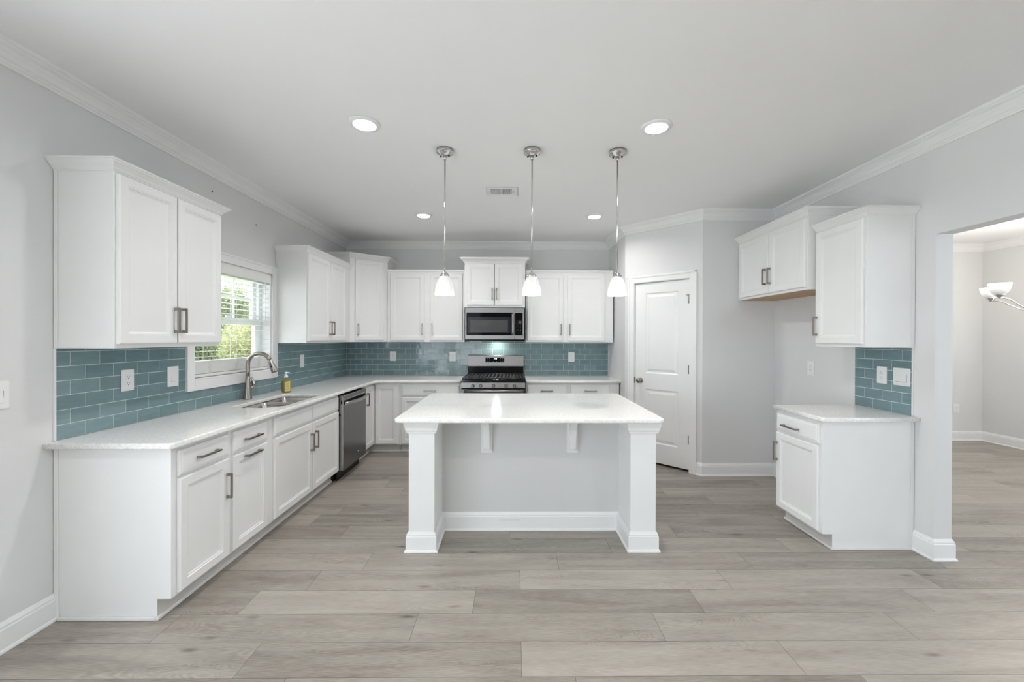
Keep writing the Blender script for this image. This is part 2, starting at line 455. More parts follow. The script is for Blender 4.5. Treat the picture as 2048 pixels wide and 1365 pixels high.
# left wall with the sink window and the sliding door
mb = MB()
X0, X1 = XL-TK, XL
mb.box(X0, X1, YR-TK, SY0, 0, CEIL).box(X0, X1, SY0, SY1, SZ, CEIL).box(X0, X1, SY1, WY0, 0, CEIL)
mb.box(X0, X1, WY0, WY1, 0, WZ0).box(X0, X1, WY0, WY1, WZ1, CEIL).box(X0, X1, WY1, YB+TK, 0, CEIL)
struct('wall_left', mb, M['wall'])
struct('wall_back', MB().box(XL, XD+TK, YB, YB+TK, 0, CEIL), M['wall'])
# right wall with the wide opening to the dining room
mb = MB()
mb.box(XR, XR2, JY, YB, 0, CEIL).box(XR, XR2, JY2, JY, JZ, CEIL).box(XR, XR2, YR, JY2, 0, CEIL)
struct('wall_right', mb, M['wall'])
struct('wall_alcove', MB().prism([(DA[0], DA[1]), (XR, ALC), (XR, ALC+.1), (DA[0]+.045, ALC+.1)], 0, CEIL), M['wall'])
# short return wall next to the back cabinets and the diagonal pantry wall (with its doorway)
s2 = sqrt(.5)
def dg_pt(s, t):   # s along the diagonal from corner A, t outwards into the kitchen
    return (DA[0]-s*s2-t*s2, DA[1]+s*s2-t*s2)
DS0, DS1, DZ = .140, .765, 2.078                                    # door leaf
DLEN = .635/s2
def dbox(mb, s0, s1, t0, t1, z0, z1):
    return mb.prism([dg_pt(s0, t0), dg_pt(s1, t0), dg_pt(s1, t1), dg_pt(s0, t1)], z0, z1)
mb = MB(); dbox(mb, 0, DS0-.013, -.1, 0, 0, CEIL); dbox(mb, DS1+.013, DLEN, -.1, 0, 0, CEIL); dbox(mb, DS0-.013, DS1+.013, -.1, 0, DZ+.013, CEIL)
struct('wall_pantry', mb, M['wall'])
struct('wall_return', MB().prism([(DB[0], DB[1]), (DB[0], YB), (DB[0]+.1, YB), (DB[0]+.1, DB[1]+.041)], 0, CEIL), M['wall'])
# rear wall (behind the camera) with two windows; dining side wall with one window
RW = [(-2.20, -1.10)]
RDX = (3.3, 6.2)
mb = MB(); xs = [XL-TK]
for a, c in RW+[RDX]: xs += [a, c]
xs += [XD+TK]
for i in range(0, len(xs), 2): mb.box(xs[i], xs[i+1], YR-TK, YR, 0, CEIL)
for a, c in RW+[RDX]: mb.box(a, c, YR-TK, YR, 0, .25); mb.box(a, c, YR-TK, YR, 2.45, CEIL)
struct('wall_rear', mb, M['wall'])
DWY = (-.6, 3.0)
mb = MB().box(XD, XD+TK, YR, DWY[0], 0, CEIL).box(XD, XD+TK, DWY[1], YB, 0, CEIL).box(XD, XD+TK, *DWY, 0, .5).box(XD, XD+TK, *DWY, 2.3, CEIL)
struct('wall_dining', mb, M['wall'])

# crown moulding
c = CEIL
CP = [(.0, c-.098), (.010, c-.098), (.012, c-.088), (.018, c-.082), (.020, c-.074), (.027, c-.070), (.036, c-.052), (.050, c-.034), (.066, c-.024), (.070, c-.018), (.078, c-.016), (.084, c-.008), (.086, c-.0005), (0, c-.0005)]
path = [(XL, YR), (XL, YB), (DB[0], YB), DB, DA, (XR, ALC), (XR, YR)]
CPr = [(-o, z) for o, z in CP]
struct('trim_1', sweep(MB(), path, CPr), M['trim'])                # room lies to the right of this path
struct('trim_2', sweep(MB(), [(XR2, YR), (XR2, YB), (XD, YB), (XD, YR)], CPr), M['trim'])

# baseboards with shoe moulding
BP = [(0, .001), (.022, .001), (.022, .008), (.019, .015), (.014, .018), (.014, .105), (.011, .110), (.011, .120), (.006, .130), (.003, .138), (0, .138)]
BPr = [(-o, z) for o, z in BP]
def bb(name, p): struct(name, sweep(MB(), p, BPr), M['trim'])
bb('baseboard_left', [(XL, SY1+.08), (XL, 2.066)])
bb('baseboard_left_rear', [(XL, YR), (XL, SY0-.08)])
bb('baseboard_alcove', [dg_pt(.055, 0), DA, (XR, ALC), (XR, 3.22)])
bb('baseboard_jamb', [(XR, 2.728), (XR, JY), (XR2, JY), (XR2, YB), (XD, YB), (XD, YR)])
bb('baseboard_right', [(XR2, YR+.02), (XR2, JY2), (XR, JY2), (XR, YR)])

# ---------------- pantry door
dr = sroot('door_1', (DA[0], DA[1], 0), radians(135))   # local x runs along the wall from A, local y = out of the room? checked below
# local frame: x -> (-s2, s2) along the wall ; +y -> (-s2,-s2) into the kitchen
def lbox(mb, s0, s1, t0, t1, z0, z1): return mb.box(s0, s1, t0, t1, z0, z1)
def ypanel(mb, x0, x1, z0, z1, prof, y0):
    rs = [[(x0+i, y0+h, z0+i), (x1-i, y0+h, z0+i), (x1-i, y0+h, z1-i), (x0+i, y0+h, z1-i)] for i, h in prof]
    return mb.rings(rs, False, True, False)
leafd = MB()
T = -.012                                                            # door face sits just behind the wall plane
zb = .028
px0, px1 = .258, .640
P1, P2 = (1.040, 1.962), (.243, .857)
for a in ((DS0, px0, zb, DZ), (px1, DS1, zb, DZ)): leafd.box(a[0], a[1], T-.035, T, a[2], a[3])
leafd.box(px0, px1, T-.035, T, zb, P2[0]).box(px0, px1, T-.035, T, P2[1], P1[0]).box(px0, px1, T-.035, T, P1[1], DZ)
for z0, z1 in (P1, P2):
    leafd.box(px0, px1, T-.035, T-.012, z0, z1)
    ypanel(leafd, px0, px1, z0, z1, [(0, -.0005), (.012, -.009), (.026, -.009), (.050, -.002), (.054, -.002)], T)
struct('door_leaf', leafd, M['trim'], parent=dr)
cas = MB()
CW = .078
for s0, s1, z0, z1 in ((DS0-.008-CW, DS0-.008, 0, DZ+.010+CW), (DS1+.008, DS1+.008+CW, 0, DZ+.010+CW), (DS0-.008, DS1+.008, DZ+.010, DZ+.010+CW)):
    cas.box(s0, s1, .0005, .014, z0, z1)
cas.box(DS0-.008-CW, DS0-.008-CW+.022, .014, .020, 0, DZ+.010+CW).box(DS1+.008+CW-.022, DS1+.008+CW, .014, .020, 0, DZ+.010+CW).box(DS0-.086, DS1+.086, .014, .020, DZ+.066, DZ+.088)
struct('door_casing', cas, M['trim'], .002, dr)
mb = MB().box(DS0-.012, DS0-.004, T-.08, T+.012, 0, DZ+.012).box(DS1+.004, DS1+.012, T-.08, T+.012, 0, DZ+.012).box(DS0-.004, DS1+.004, T-.08, T+.012, DZ+.004, DZ+.012)
struct('door_jamb', mb, M['trim'], 0, dr)
for z in (1.860, 1.106, .350):
    h = MB().box(DS0-.010, DS0+.004, T, T+.005, z-.045, z+.045)
    h.lathe([(.006, z-.047), (.009, z-.045), (.009, z+.045), (.006, z+.047)], (DS0-.003, T+.008, 0), 10)
    if z > 1.8: h.box(DS0-.012, DS0+.03, T+.006, T+.012, z+.046, z+.052).box(DS0-.035, DS0-.012, T+.006, T+.02, z+.045, z+.053)
    hg = struct('hinge', h, M['hinge'], 0, dr)
kb = MB().lathe([(.030, 0), (.030, .004), (.014, .010), (.011, .026), (.020, .036), (.028, .047), (.029, .056), (.024, .066), (.012, .071), (.003, .072)], (.700, T, .950), 24, 'y')
struct('door_knob', kb, M['nickel'], 0, dr)
struct('strike_plate', MB().box(DS1+.002, DS1+.009, T-.002, T+.014, .915, .985), M['hinge'], 0, dr)
struct('pantry_shade_sheet', MB().box(DS0-.05, DS1+.05, -.30, -.28, 0, DZ+.2), M['darkgap'], 0, dr)  # black sheet added behind the leaf to put shade in the door gaps

# ---------------- window over the sink
wn = sroot('window_1', (XL, (WY0+WY1)/2, WZ0))
wy, wz = (WY1-WY0)/2, WZ1-WZ0
cs = MB(); CWd = .075
for a in ((-wy-CWd, -wy, -CWd, wz+CWd), (wy, wy+CWd, -CWd, wz+CWd), (-wy, wy, -CWd, 0), (-wy, wy, wz, wz+CWd)):
    cs.box(.0005, .017, a[0], a[1], a[2], a[3])
for a in ((-wy-CWd, -wy-CWd+.018, -CWd, wz+CWd), (wy+CWd-.018, wy+CWd, -CWd, wz+CWd), (-wy-.06, wy+.06, -CWd, -CWd+.018), (-wy-.06, wy+.06, wz+CWd-.018, wz+CWd)):
    cs.box(.016, .023, a[0], a[1], a[2], a[3])
struct('window_casing', cs, M['trim'], .002, wn)
jb = MB().box(-.15, .001, -wy, -wy+.012, 0, wz).box(-.15, .001, wy-.012, wy, 0, wz).box(-.15, .001, -wy, wy, 0, .012).box(-.15, .001, -wy, wy, wz-.012, wz)
struct('window_jamb', jb, M['trim'], 0, wn)
fr = MB()
i0, i1, b0, b1 = -wy+.012, wy-.012, .012, wz-.012
xf0, xf1 = -.150, -.085
for a in ((i0, i0+.045, b0, b1), (i1-.045, i1, b0, b1), (i0, i1, b0, b0+.045), (i0, i1, b1-.045, b1)): fr.box(xf0, xf1, *a)
mr = .455                                                            # meeting rail height
fr.box(xf0, xf1+.004, i0+.04, i1-.04, mr-.025, mr+.030)
for a in ((i0+.045, i0+.085, mr+.03, b1-.045), (i1-.085, i1-.045, mr+.03, b1-.045), (i0+.085, i1-.085, b1-.085, b1-.045)): fr.box(-.145, -.115, *a)
for a in ((i0+.045, i0+.088, b0+.045, mr-.025), (i1-.088, i1-.045, b0+.045, mr-.025), (i0+.088, i1-.088, b0+.045, b0+.09)): fr.box(-.115, -.088, *a)
struct('window_frame', fr, M['vinyl'], .002, wn)
mu = MB()
for q in (-.14, .14): mu.box(-.136, -.124, q-.009, q+.009, mr+.03, b1-.085)
mu.box(-.1355, -.1245, i0+.085, i1-.085, (mr+b1)/2-.02, (mr+b1)/2-.002)
struct('window_muntin', mu, M['vinyl'], 0, wn)
struct('window_pane', MB().box(-.132, -.128, i0+.06, i1-.06, mr, b1-.06), M['glass'], 0, wn)
struct('window_pane', MB().box(-.104, -.100, i0+.06, i1-.06, b0+.06, mr), M['glass'], 0, wn)
lk = MB().box(-.084, -.070, -.03, .03, mr+.028, mr+.045)
struct('window_lock', lk, M['vinyl'], .002, wn)

# blind hanging in the window
bl = thing('window_blind', 'white horizontal slat blind lowered in the window above the sink', 'blind', (XL-.032, (WY0+WY1)/2, WZ0+.012))
bw = wy-.018
sl = MB(); zz = .150
while zz < wz-.10:
    t = .0
    sl.prism([(-.025, zz-.0020), (.0, zz+.0005), (.025, zz+.0012), (.025, zz+.0034), (0, zz+.0028), (-.025, zz+.0002)], -bw, bw, 'y'); zz += .0435
sb = sl.build('slat', M['slat'], bl)
st = MB(); zz = .030
for i in range(14):
    st.box(-.025+.001*(i%3), .025-.0008*(i%3), -bw, bw, zz, zz+.0060); zz += .0068
st.build('stacked_slats', M['slat'], bl)
MB().box(-.026, .026, -bw, bw, .004, .026).build('bottom_rail', M['slat'], bl, .004)
MB().box(-.02, .046, -bw-.002, bw+.002, wz-.105, wz-.026).build('valance', M['slat'], bl, .004)
for q in (-.30, 0., .30):
    cd = MB().box(.0262, .0272, q-.001, q+.001, .02, wz-.1).box(-.0272, -.0262, q-.001, q+.001, .02, wz-.1)
    for k in range(3):
        cd.tube([(.028, q+(.011+.004*k)*cos(a), .045+.028*k+.014*sin(a)) for a in [i*pi/6 for i in range(13)]], .0012, 5)
    cd.build('lift_cord', M['cord'], bl)
wdn = MB().tube([(.05, bw-.10, wz-.11), (.052, bw-.10, .45)], .004, 8); wdn.build('tilt_wand', M['slat'], bl)
bl2 = None

# sliding door and windows behind the camera (they light the room and show in the tiles)
def opening(name, n, axis, at, a0, a1, z0, z1, bars_v, bars_h, casing=True):
    r = sroot('%s_%d' % (name, n), (at, 0, 0) if axis == 'x' else (0, at, 0))
    f = MB()
    def bx(u0, u1, w0, w1, q0, q1):
        if axis == 'x': f.box(w0, w1, u0, u1, q0, q1)
        else: f.box(u0, u1, w0, w1, q0, q1)
    d0, d1 = -.11, -.05
    for u in ((a0, a0+.06), (a1-.06, a1)): bx(*u, d0, d1, z0, z1)
    bx(a0, a1, d0, d1, z0, z0+.07); bx(a0, a1, d0, d1, z1-.06, z1)
    for q in bars_v: bx(q-.035, q+.035, d0, d1, z0, z1)
    for q in bars_h: bx(a0, a1, d0, d1, q-.03, q+.03)
    struct('frame', f, M['vinyl'], 0, r)
    f = MB(); bx(a0+.03, a1-.03, -.082, -.078, z0+.03, z1-.03); struct('pane', f, M['glass'], 0, r)
    f = MB()
    for u in ((a0-.08, a0), (a1, a1+.08)): bx(*u, .0005, .018, max(z0-.08, 0) if z0 > .1 else 0, z1+.08)
    bx(a0, a1, .0005, .018, z1, z1+.08)
    if z0 > .1: bx(a0, a1, .0005, .018, z0-.08, z0)
    struct('casing', f, M['trim'], 0, r)
    return r
opening('door', 2, 'x', XL, SY0, SY1, .02, SZ, [SY0+1.2, (SY0+SY1)/2, SY1-1.2], [])
for i, (a, c2) in enumerate(RW): opening('window', 2+i, 'y', YR, a, c2, .25, 2.45, [], [1.4])
opening('window', 5, 'y', YR, RDX[0], RDX[1], .25, 2.45, [(RDX[0]+RDX[1])/2], [1.4])  # unseen dining rear window, put in to brighten that room
# unseen dining side window, made large to brighten that room; mirror of 'x' frames
r = sroot('window_6', (XD, 0, 0)); f = MB()
for u in ((DWY[0], DWY[0]+.06), (DWY[1]-.06, DWY[1]), (1.27, 1.33)): f.box(.05, .11, *u, .5, 2.3)
f.box(.05, .11, *DWY, .5, .56).box(.05, .11, *DWY, 2.24, 2.3).box(.05, .11, *DWY, 1.37, 1.43)
struct('frame', f, M['vinyl'], 0, r); struct('pane', MB().box(.078, .082, DWY[0]+.03, DWY[1]-.03, .53, 2.27), M['glass'], 0, r)

def portal(loc, rot, sx, sy):
    l = bpy.data.lights.new('daylight_portal', 'AREA'); l.shape = 'RECTANGLE'; l.size = sx; l.size_y = sy; l.cycles.is_portal = True
    o = bpy.data.objects.new('daylight_portal', l); COL.objects.link(o); o.location = loc; o.rotation_euler = rot
portal((XL-.13, (SY0+SY1)/2, SZ/2), (0, -pi/2, 0), SZ, SY1-SY0)
portal((XL-.155, (WY0+WY1)/2, (WZ0+WZ1)/2), (0, -pi/2, 0), WZ1-WZ0, WY1-WY0)
for a, c2 in RW+[RDX]: portal(((a+c2)/2, YR-.13, 1.35), (pi/2, 0, 0), c2-a, 2.2)
portal((XD+.13, sum(DWY)/2, 1.4), (0, pi/2, 0), 1.8, DWY[1]-DWY[0])

# ================================================================== BACKSPLASH
TW, TH = .1525, .0752
def backsplash(name, label, to_world, u0, u1, ztop, first, skip=None):
    """running bond of glass tiles; to_world(u, z, out) ; first = joint position of the bottom course"""
    V, Fc, UV, R, MI = [], [], [], [], []
    def quadbox(u0_, u1_, z0_, z1_, o0, o1, mi, rv, tilt=(0, 0)):
        b = len(V); bv = .0015
        um, zm = (u0_+u1_)/2, (z0_+z1_)/2
        def out(u, z): return o1+tilt[0]*(u-um)+tilt[1]*(z-zm)
        for (u, z, o) in ((u0_, z0_, o0), (u1_, z0_, o0), (u1_, z1_, o0), (u0_, z1_, o0)): V.append(to_world(u, z, o)); R.append(rv)
        for (u, z) in ((u0_+bv, z0_+bv), (u1_-bv, z0_+bv), (u1_-bv, z1_-bv), (u0_+bv, z1_-bv)): V.append(to_world(u, z, out(u, z))); R.append(rv)
        ou, ov = rv*37, rv*91
        for f in ((4, 5, 6, 7), (0, 1, 5, 4), (1, 2, 6, 5), (2, 3, 7, 6), (3, 0, 4, 7)):
            Fc.append([b+i for i in f]); MI.append(mi)
            for i in f:
                u, z = [(u0_, z0_), (u1_, z0_), (u1_, z1_), (u0_, z1_)][i % 4]; UV.append((u+ou, z+ov))
    row = 0; z = CT+.002
    while z < ztop-.003:
        z1 = min(z+TH, ztop); off = first+(row % 2)*TW/2
        u = off-math.ceil((off-u0)/TW)*TW
        while u < u1:
            a, b_ = max(u, u0), min(u+TW, u1)
            segs = [(a, b_, z, z1)]
            if skip:
                s0, s1, sz = skip; new = []
                for (p, q, r0, r1) in segs:
                    if r1 <= sz or q <= s0 or p >= s1: new.append((p, q, r0, r1)); continue
                    if r0 < sz: new.append((p, q, r0, sz))
                    rr0 = max(r0, sz) if r0 < sz else r0
                    if p < s0: new.append((p, s0, rr0, r1))
                    if q > s1: new.append((s1, q, rr0, r1))
                segs = new
            for (p, q, r0, r1) in segs:
                if q-p > .006 and r1-r0 > .004:
                    quadbox(p+.0008, q-.0008, r0+.0008, r1-.0008, .001, .0085, 0, random.random(), (random.gauss(0, .0035), random.gauss(0, .006)))
            u += TW
        z += TH; row += 1
    # grout bed
    def bed(a, b_, r0, r1): quadbox(a, b_, r0, r1, .0006, .0068, 1, 0)
    if skip:
        bed(u0, u1, CT+.001, skip[2]); bed(u0, skip[0], skip[2], ztop); bed(skip[1], u1, skip[2], ztop)
    else: bed(u0, u1, CT+.001, ztop)
    me = bpy.data.meshes.new(name); me.from_pydata(V, [], Fc); me.materials.append(M['tile']); me.materials.append(M['grout'])
    uvl = me.uv_layers.new(name='uv')
    for i, q in enumerate(UV): uvl.data[i].uv = q
    at = me.attributes.new('rnd', 'FLOAT', 'POINT')
    for i, q in enumerate(R): at.data[i].value = q
    for i, p in enumerate(me.polygons): p.material_index = MI[i]
    bm = bmesh.new(); bm.from_mesh(me); bmesh.ops.recalc_face_normals(bm, faces=bm.faces); bm.to_mesh(me); bm.free()
    o = bpy.data.objects.new(name, me); COL.objects.link(o); tag(o, label, 'backsplash'); return o
b1 = backsplash('tile_backsplash', 'blue-grey glass subway tile on the window wall above the sink counter', lambda u, z, o: (XL+o, u, z), 2.074, YB-.009, ZU, 2.2154, (WY0-CWd-.002, WY1+CWd+.002, WZ0-CWd-.002))
b2_ = backsplash('tile_backsplash', 'blue-grey glass subway tile behind the gas stove', lambda u, z, o: (u, YB-o, z), XL+.009, 1.338, 1.43, -.5092+TW/2, None)
b3_ = backsplash('tile_backsplash', 'small patch of blue-grey tile above the short counter by the archway', lambda u, z, o: (XR-o, u, z), 2.745, 3.206, ZU, 2.8141+TW/2, None)
# white edge strips at the open ends of the tile
def estrip(parent, a): MB().box(*a).build('edge_trim', M['trim'], parent, .001)
estrip(b1, (XL+.0005, XL+.0105, 2.066, 2.073, CT+.001, ZU-.001))
estrip(b3_, (XR-.0105, XR-.0005, 2.737, 2.744, CT+.001, ZU-.001))

# ================================================================== CABINETS
DOOR = [(0, 0), (0, .014), (.0035, .0185), (.007, .020), (.046, .020), (.0475, .0175), (.053, .0170), (.055, .0125), (.064, .0085), (.068, .0075)]
RAISED = [(0, 0), (0, .014), (.0035, .0185), (.007, .020), (.048, .020), (.051, .0155), (.058, .0145), (.064, .0105), (.078, .0105), (.0785, .0098)]
DRAWER = [(0, 0), (0, .012), (.003, .0155), (.011, .0165), (.0125, .0185), (.020, .020), (.0205, .020)]
def handle(parent, x, z, vertical=True, L=.150, y=-.0202):
    """square bar pull with two flat feet; x, z = its centre"""
    h = MB()
    if vertical:
        h.box(x-.0055, x+.0055, y-.034, y-.023, z-L/2, z+L/2)
        for s in (-1, 1):
            zc = z+s*(L/2-.0085)
            h.prism([(y+.0, zc-.0085), (y+.0, zc+.0085), (y-.024, zc+.0085), (y-.024, zc-.0085)], x-.0055, x+.0055, 'x')
    else:
        h.box(x-L/2, x+L/2, y-.034, y-.023, z-.0055, z+.0055)
        for s in (-1, 1):
            xc = x+s*(L/2-.0085)
            h.box(xc-.0085, xc+.0085, y-.024, y, z-.0055, z+.0055)
    return h.build('handle', M['nickel'], parent, .0016)
def door(root, x0, x1, z0, z1, hx=None, hz=None, vertical=True, prof=DOOR, name='door', L=.150):
    d = MB().panel(x0, x1, z0, z1, prof, -.001).build(name, M['cab'], root)
    if hx is not None: handle(d, hx, hz, vertical, L, y=-.0212)
    return d
def crown(root, pts, z0, name='crown_moulding', proj=.046, hgt=.056):
    """pts: footprint path with the outside on the left"""
    p = [(0, z0), (.004, z0), (.006, z0+.006), (.010, z0+.009), (.016, z0+.020), (.030, z0+.034), (proj-.008, z0+.041), (proj-.006, z0+.046), (proj, z0+.048), (proj, z0+hgt), (0, z0+hgt)]
    return sweep(MB(), pts, p).build(name, M['cab'], root)
BH = .880
def base_cab(label, loc, rot, w, depth, group=None, kick=.07, ends=(), name='base_cabinet', body_w=None, hollow=False):
    r = thing(name, label, 'cabinet', loc, rot, group)
    b = MB()
    if hollow:
        b.box(0, .019, 0, depth, .105, BH).box(w-.019, w, 0, depth, .105, BH).box(.019, w-.019, 0, .019, .105, BH).box(.019, w-.019, depth-.01, depth, .105, BH).box(.019, w-.019, .019, depth-.01, .105, .12)
    else:
        b.box(0, w, 0, depth, .105, BH)
    b.box(.0005, w-.0005, kick, depth-.001, .0, .105)
    b.build('carcass', M['cab'], r)
    s = MB().box(0 if 'L' not in ends else -.012, w if 'R' not in ends else w+.012, kick-.014, kick-.001, .0008, .019)
    if 'L' in ends: s.box(-.012, -.001, kick-.0009, depth-.024, .0008, .019)
    if 'R' in ends: s.box(w+.001, w+.012, kick-.0009, depth-.024, .0008, .019)
    s.build('shoe_moulding', M['shoe'], r, .003)
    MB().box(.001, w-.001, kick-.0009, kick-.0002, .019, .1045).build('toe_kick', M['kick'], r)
    return r
LF = -1.738                       # face frame plane of the left base run
LD = LF-XL-.002
# --- left run, near to far
c1 = base_cab('white base cabinet at the near open end of the sink counter', (LF, 2.070, 0), pi/2, .413, LD, ends=('L',))
door(c1, .033, .395, .723, .853, .214, .788, False, DRAWER, 'drawer', .152)
door(c1, .033, .395, .119, .708, .371, .548, True, RAISED)
MB().box(-.005, -.0005, LD-.024, LD-.001, .0, BH).build('end_trim', M['cab'], c1, .001)
c2 = base_cab('white pull-out cabinet with two stacked horizontal handles near the sink', (LF, 2.484, 0), pi/2, .405, LD)
door(c2, .020, .366, .723, .853, .190, .788, False, DRAWER, 'drawer', .152)
door(c2, .020, .366, .119, .708, .190, .680, False, RAISED, L=.152)
c3 = base_cab('wide white sink cabinet with two doors under the faucet', (LF, 2.890, 0), pi/2, 1.143, LD, hollow=True)
door(c3, .045, .594, .723, .853, None, None, False, DRAWER, 'false_drawer_front')
door(c3, .606, 1.122, .723, .853, None, None, False, DRAWER, 'false_drawer_front')
door(c3, .045, .594, .119, .708, .562, .548, True, RAISED)
door(c3, .606, 1.122, .119, .708, .640, .556, True, RAISED)
# --- corner base (L-shaped, hinged double door)
BF = 5.046
cr = thing('base_cabinet', 'white L-shaped corner base cabinet between dishwasher and back counter', 'cabinet', (LF, BF, 0))
b = MB()
b.prism([(XL-LF+.002, 4.655-BF), (0, 4.655-BF), (0, 0), (.330, 0), (.330, YB-BF-.002), (XL-LF+.002, YB-BF-.002)], .105, BH)
b.prism([(XL-LF+.003, 4.656-BF), (-.07, 4.656-BF), (-.07, .07), (.329, .07), (.329, YB-BF-.003), (XL-LF+.003, YB-BF-.003)], .0, .105)
b.build('carcass', M['cab'], cr)
s = MB().box(-.069, -.056, 4.66-BF, .056, .0008, .019).box(-.056, .329, .056, .069, .0008, .019)
s.build('shoe_moulding', M['shoe'], cr, .003)
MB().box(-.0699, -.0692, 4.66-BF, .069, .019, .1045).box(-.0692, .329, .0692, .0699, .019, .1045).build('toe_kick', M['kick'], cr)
d = MB().panel(4.730-BF, 5.040-BF, .119, .853, RAISED, -.001)
d2 = d.build('door', M['cab'], cr); d2.rotation_euler = (0, 0, pi/2)
handle(d2, 4.772-BF, .710, True, y=-.0212)
d = MB().panel(.036, .310, .119, .853, RAISED, -.001).build('door', M['cab'], cr)
# --- back run
def bx(x): return x
c5 = base_cab('white drawer cabinet on the back wall, left of the stove', (-1.406, BF, 0), 0, .766, YB-BF-.002)
door(c5, .026, .746, .714, .853, .378, .783, False, DRAWER, 'drawer')
door(c5, .026, .380, .119, .698, .345, .60, True, RAISED)
door(c5, .390, .746, .119, .698, .425, .60, True, RAISED)
c6 = base_cab('white drawer cabinet immediately right of the stove', (.164, BF, 0), 0, .536, YB-BF-.002)
door(c6, .018, .514, .714, .855, .264, .783, False, DRAWER, 'drawer')
door(c6, .018, .514, .119, .698, .06, .60, True, RAISED)
c7 = base_cab('white drawer cabinet at the pantry end of the back wall', (.701, BF, 0), 0, .634, YB-BF-.002)
door(c7, .022, .514, .714, .855, .273, .783, False, DRAWER, 'drawer')
door(c7, .022, .514, .119, .698, .06, .60, True, RAISED)
MB().box(.548, .633, -.003, -.0005, .105, BH).build('filler_strip', M['cab'], c7)
# --- right run
RF = 2.118
c8 = base_cab('white base cabinet under the short counter beside the archway', (RF, 3.205, 0), -pi/2, .472, XR-RF-.002, ends=('R',))
door(c8, .016, .452, .722, .850, .195, .775, False, DRAWER, 'drawer', .168)
door(c8, .016, .452, .119, .704, .034, .555, True, RAISED)
MB().box(.472, .4765, XR-RF-.024, XR-RF-.003, .0, BH).build('end_trim', M['cab'], c8, .001)

# --- countertops
def arc(cx, cy, r, a0, a1, n=8): return [(cx+r*cos(a0+(a1-a0)*i/n), cy+r*sin(a0+(a1-a0)*i/n)) for i in range(n+1)]
CE, CN, CB = -1.690, 2.021, 4.998                     # front edge of the left run, near end, front edge of the back run
CX0, CX1, CY0, CY1 = -2.140, -1.765, 3.055, 3.790     # sink cutout
outer = [(XL+.001, CN)]+arc(CE-.025, CN+.025, .025, -pi/2, 0)+[(CE, CB-.09)]+arc(CE+.09, CB-.09, .09, pi, pi/2)+[(-.640, CB), (-.640, YB-.001), (XL+.001, YB-.001)]
hole = rrect(CX0, CX1, CY0, CY1, (.05, .13, .05, .03), 8)
ct1 = slab('countertop', [outer, hole], .881, CT, .006, M['quartz']); tag(ct1, 'white speckled quartz counter running from the sink around to the stove', 'countertop')
ct2 = slab('countertop', [[(.164, CB), (1.349, CB), (1.349, YB-.001), (.164, YB-.001)]], .881, CT, .006, M['quartz']); tag(ct2, 'white quartz counter right of the stove on the back wall', 'countertop')
ct3 = slab('countertop', [[(XR-.001, 2.687)]+[(2.768, 2.687)][:0]+[(XR-.001, 3.214), (2.086, 3.214)]+arc(2.086+.03, 2.687+.03, .03, pi, 1.5*pi)], .881, CT, .006, M['quartz']); tag(ct3, 'short white quartz counter beside the archway', 'countertop')

# --- sink
sk = thing('kitchen_sink', 'double-bowl stainless steel sink set into the counter below the faucet', 'sink', ((CX0+CX1)/2, (CY0+CY1)/2, .70))
ox, oy, oz = (CX0+CX1)/2, (CY0+CY1)/2, .70
def bowl(y0, y1, rad):
    rs = []
    for (ins, z, ro) in ((-.006, .8805, .0), (-.006, .876, .0), (.0, .870, .0), (.006, .80, .0), (.012, .735, .0), (.035, .708, .0), (.09, .702, 0)):
        o = rrect(CX0+ins, CX1-ins, y0+ins, y1-ins, [max(.004, r-ins*.3) if ins < .03 else max(.02, r-ins*.5) for r in rad], 6)
        rs.append([(x-ox, y-oy, z-oz) for x, y in o])
    m = MB(); m.rings(rs, False, True, True)
    b = m.build('bowl', M['sinksteel'], sk)
    md = b.modifiers.new('solid', 'SOLIDIFY'); md.thickness = .0015; md.offset = 1
    q = MB().lathe([(.042, .003), (.040, .006), (.030, .004), (.004, .003)], ((CX0+CX1)/2-ox, (y0+y1)/2-oy, 0), 20)
    q.build('drain', M['chrome'], b)
bowl(CY0, 3.492, (.05, .13, .04, .04)); bowl(3.518, CY1, (.04, .04, .05, .04))
MB().box(CX0-ox-.004, CX1-ox+.004, 3.492-oy-.004, 3.518-oy+.004, .150, .166).build('divider', M['sinksteel'], sk, .005)

# --- faucet
FXx, FYy = -2.262, 3.468
fa = thing('kitchen_faucet', 'tall brushed nickel gooseneck faucet standing behind the sink', 'faucet', (FXx, FYy, CT+.0003))
MB().lathe([(.033, 0), (.034, .003), (.033, .01), (.0305, .05), (.026, .09), (.021, .125), (.0185, .16), (.0168, .20)], n=28).build('body', M['nickel'], fa)
zc, R_ = 1.206-CT, .098
pts = [(0, 0, .195), (0, 0, .24)]+[(R_-R_*cos(a), 0, zc+R_*sin(a)) for a in [pi*(180-25)/180*i/18 for i in range(19)]]
MB().tube(pts, .0165, 16).build('spout', M['nickel'], fa)
a = radians(155); ex, ez = R_-R_*cos(a), zc+R_*sin(a); tx, tz = sin(a), cos(a)
hd = [(ex+tx*t, 0, ez+tz*t) for t in (0, .004, .006, .03, .07, .108, .113)]
sh = MB().tube(hd, .02, 18, [.0165, .0168, .0175, .0195, .0240, .0275, .025]).build('spray_head', M['nickel'], fa)
nx, nz = -tz, tx
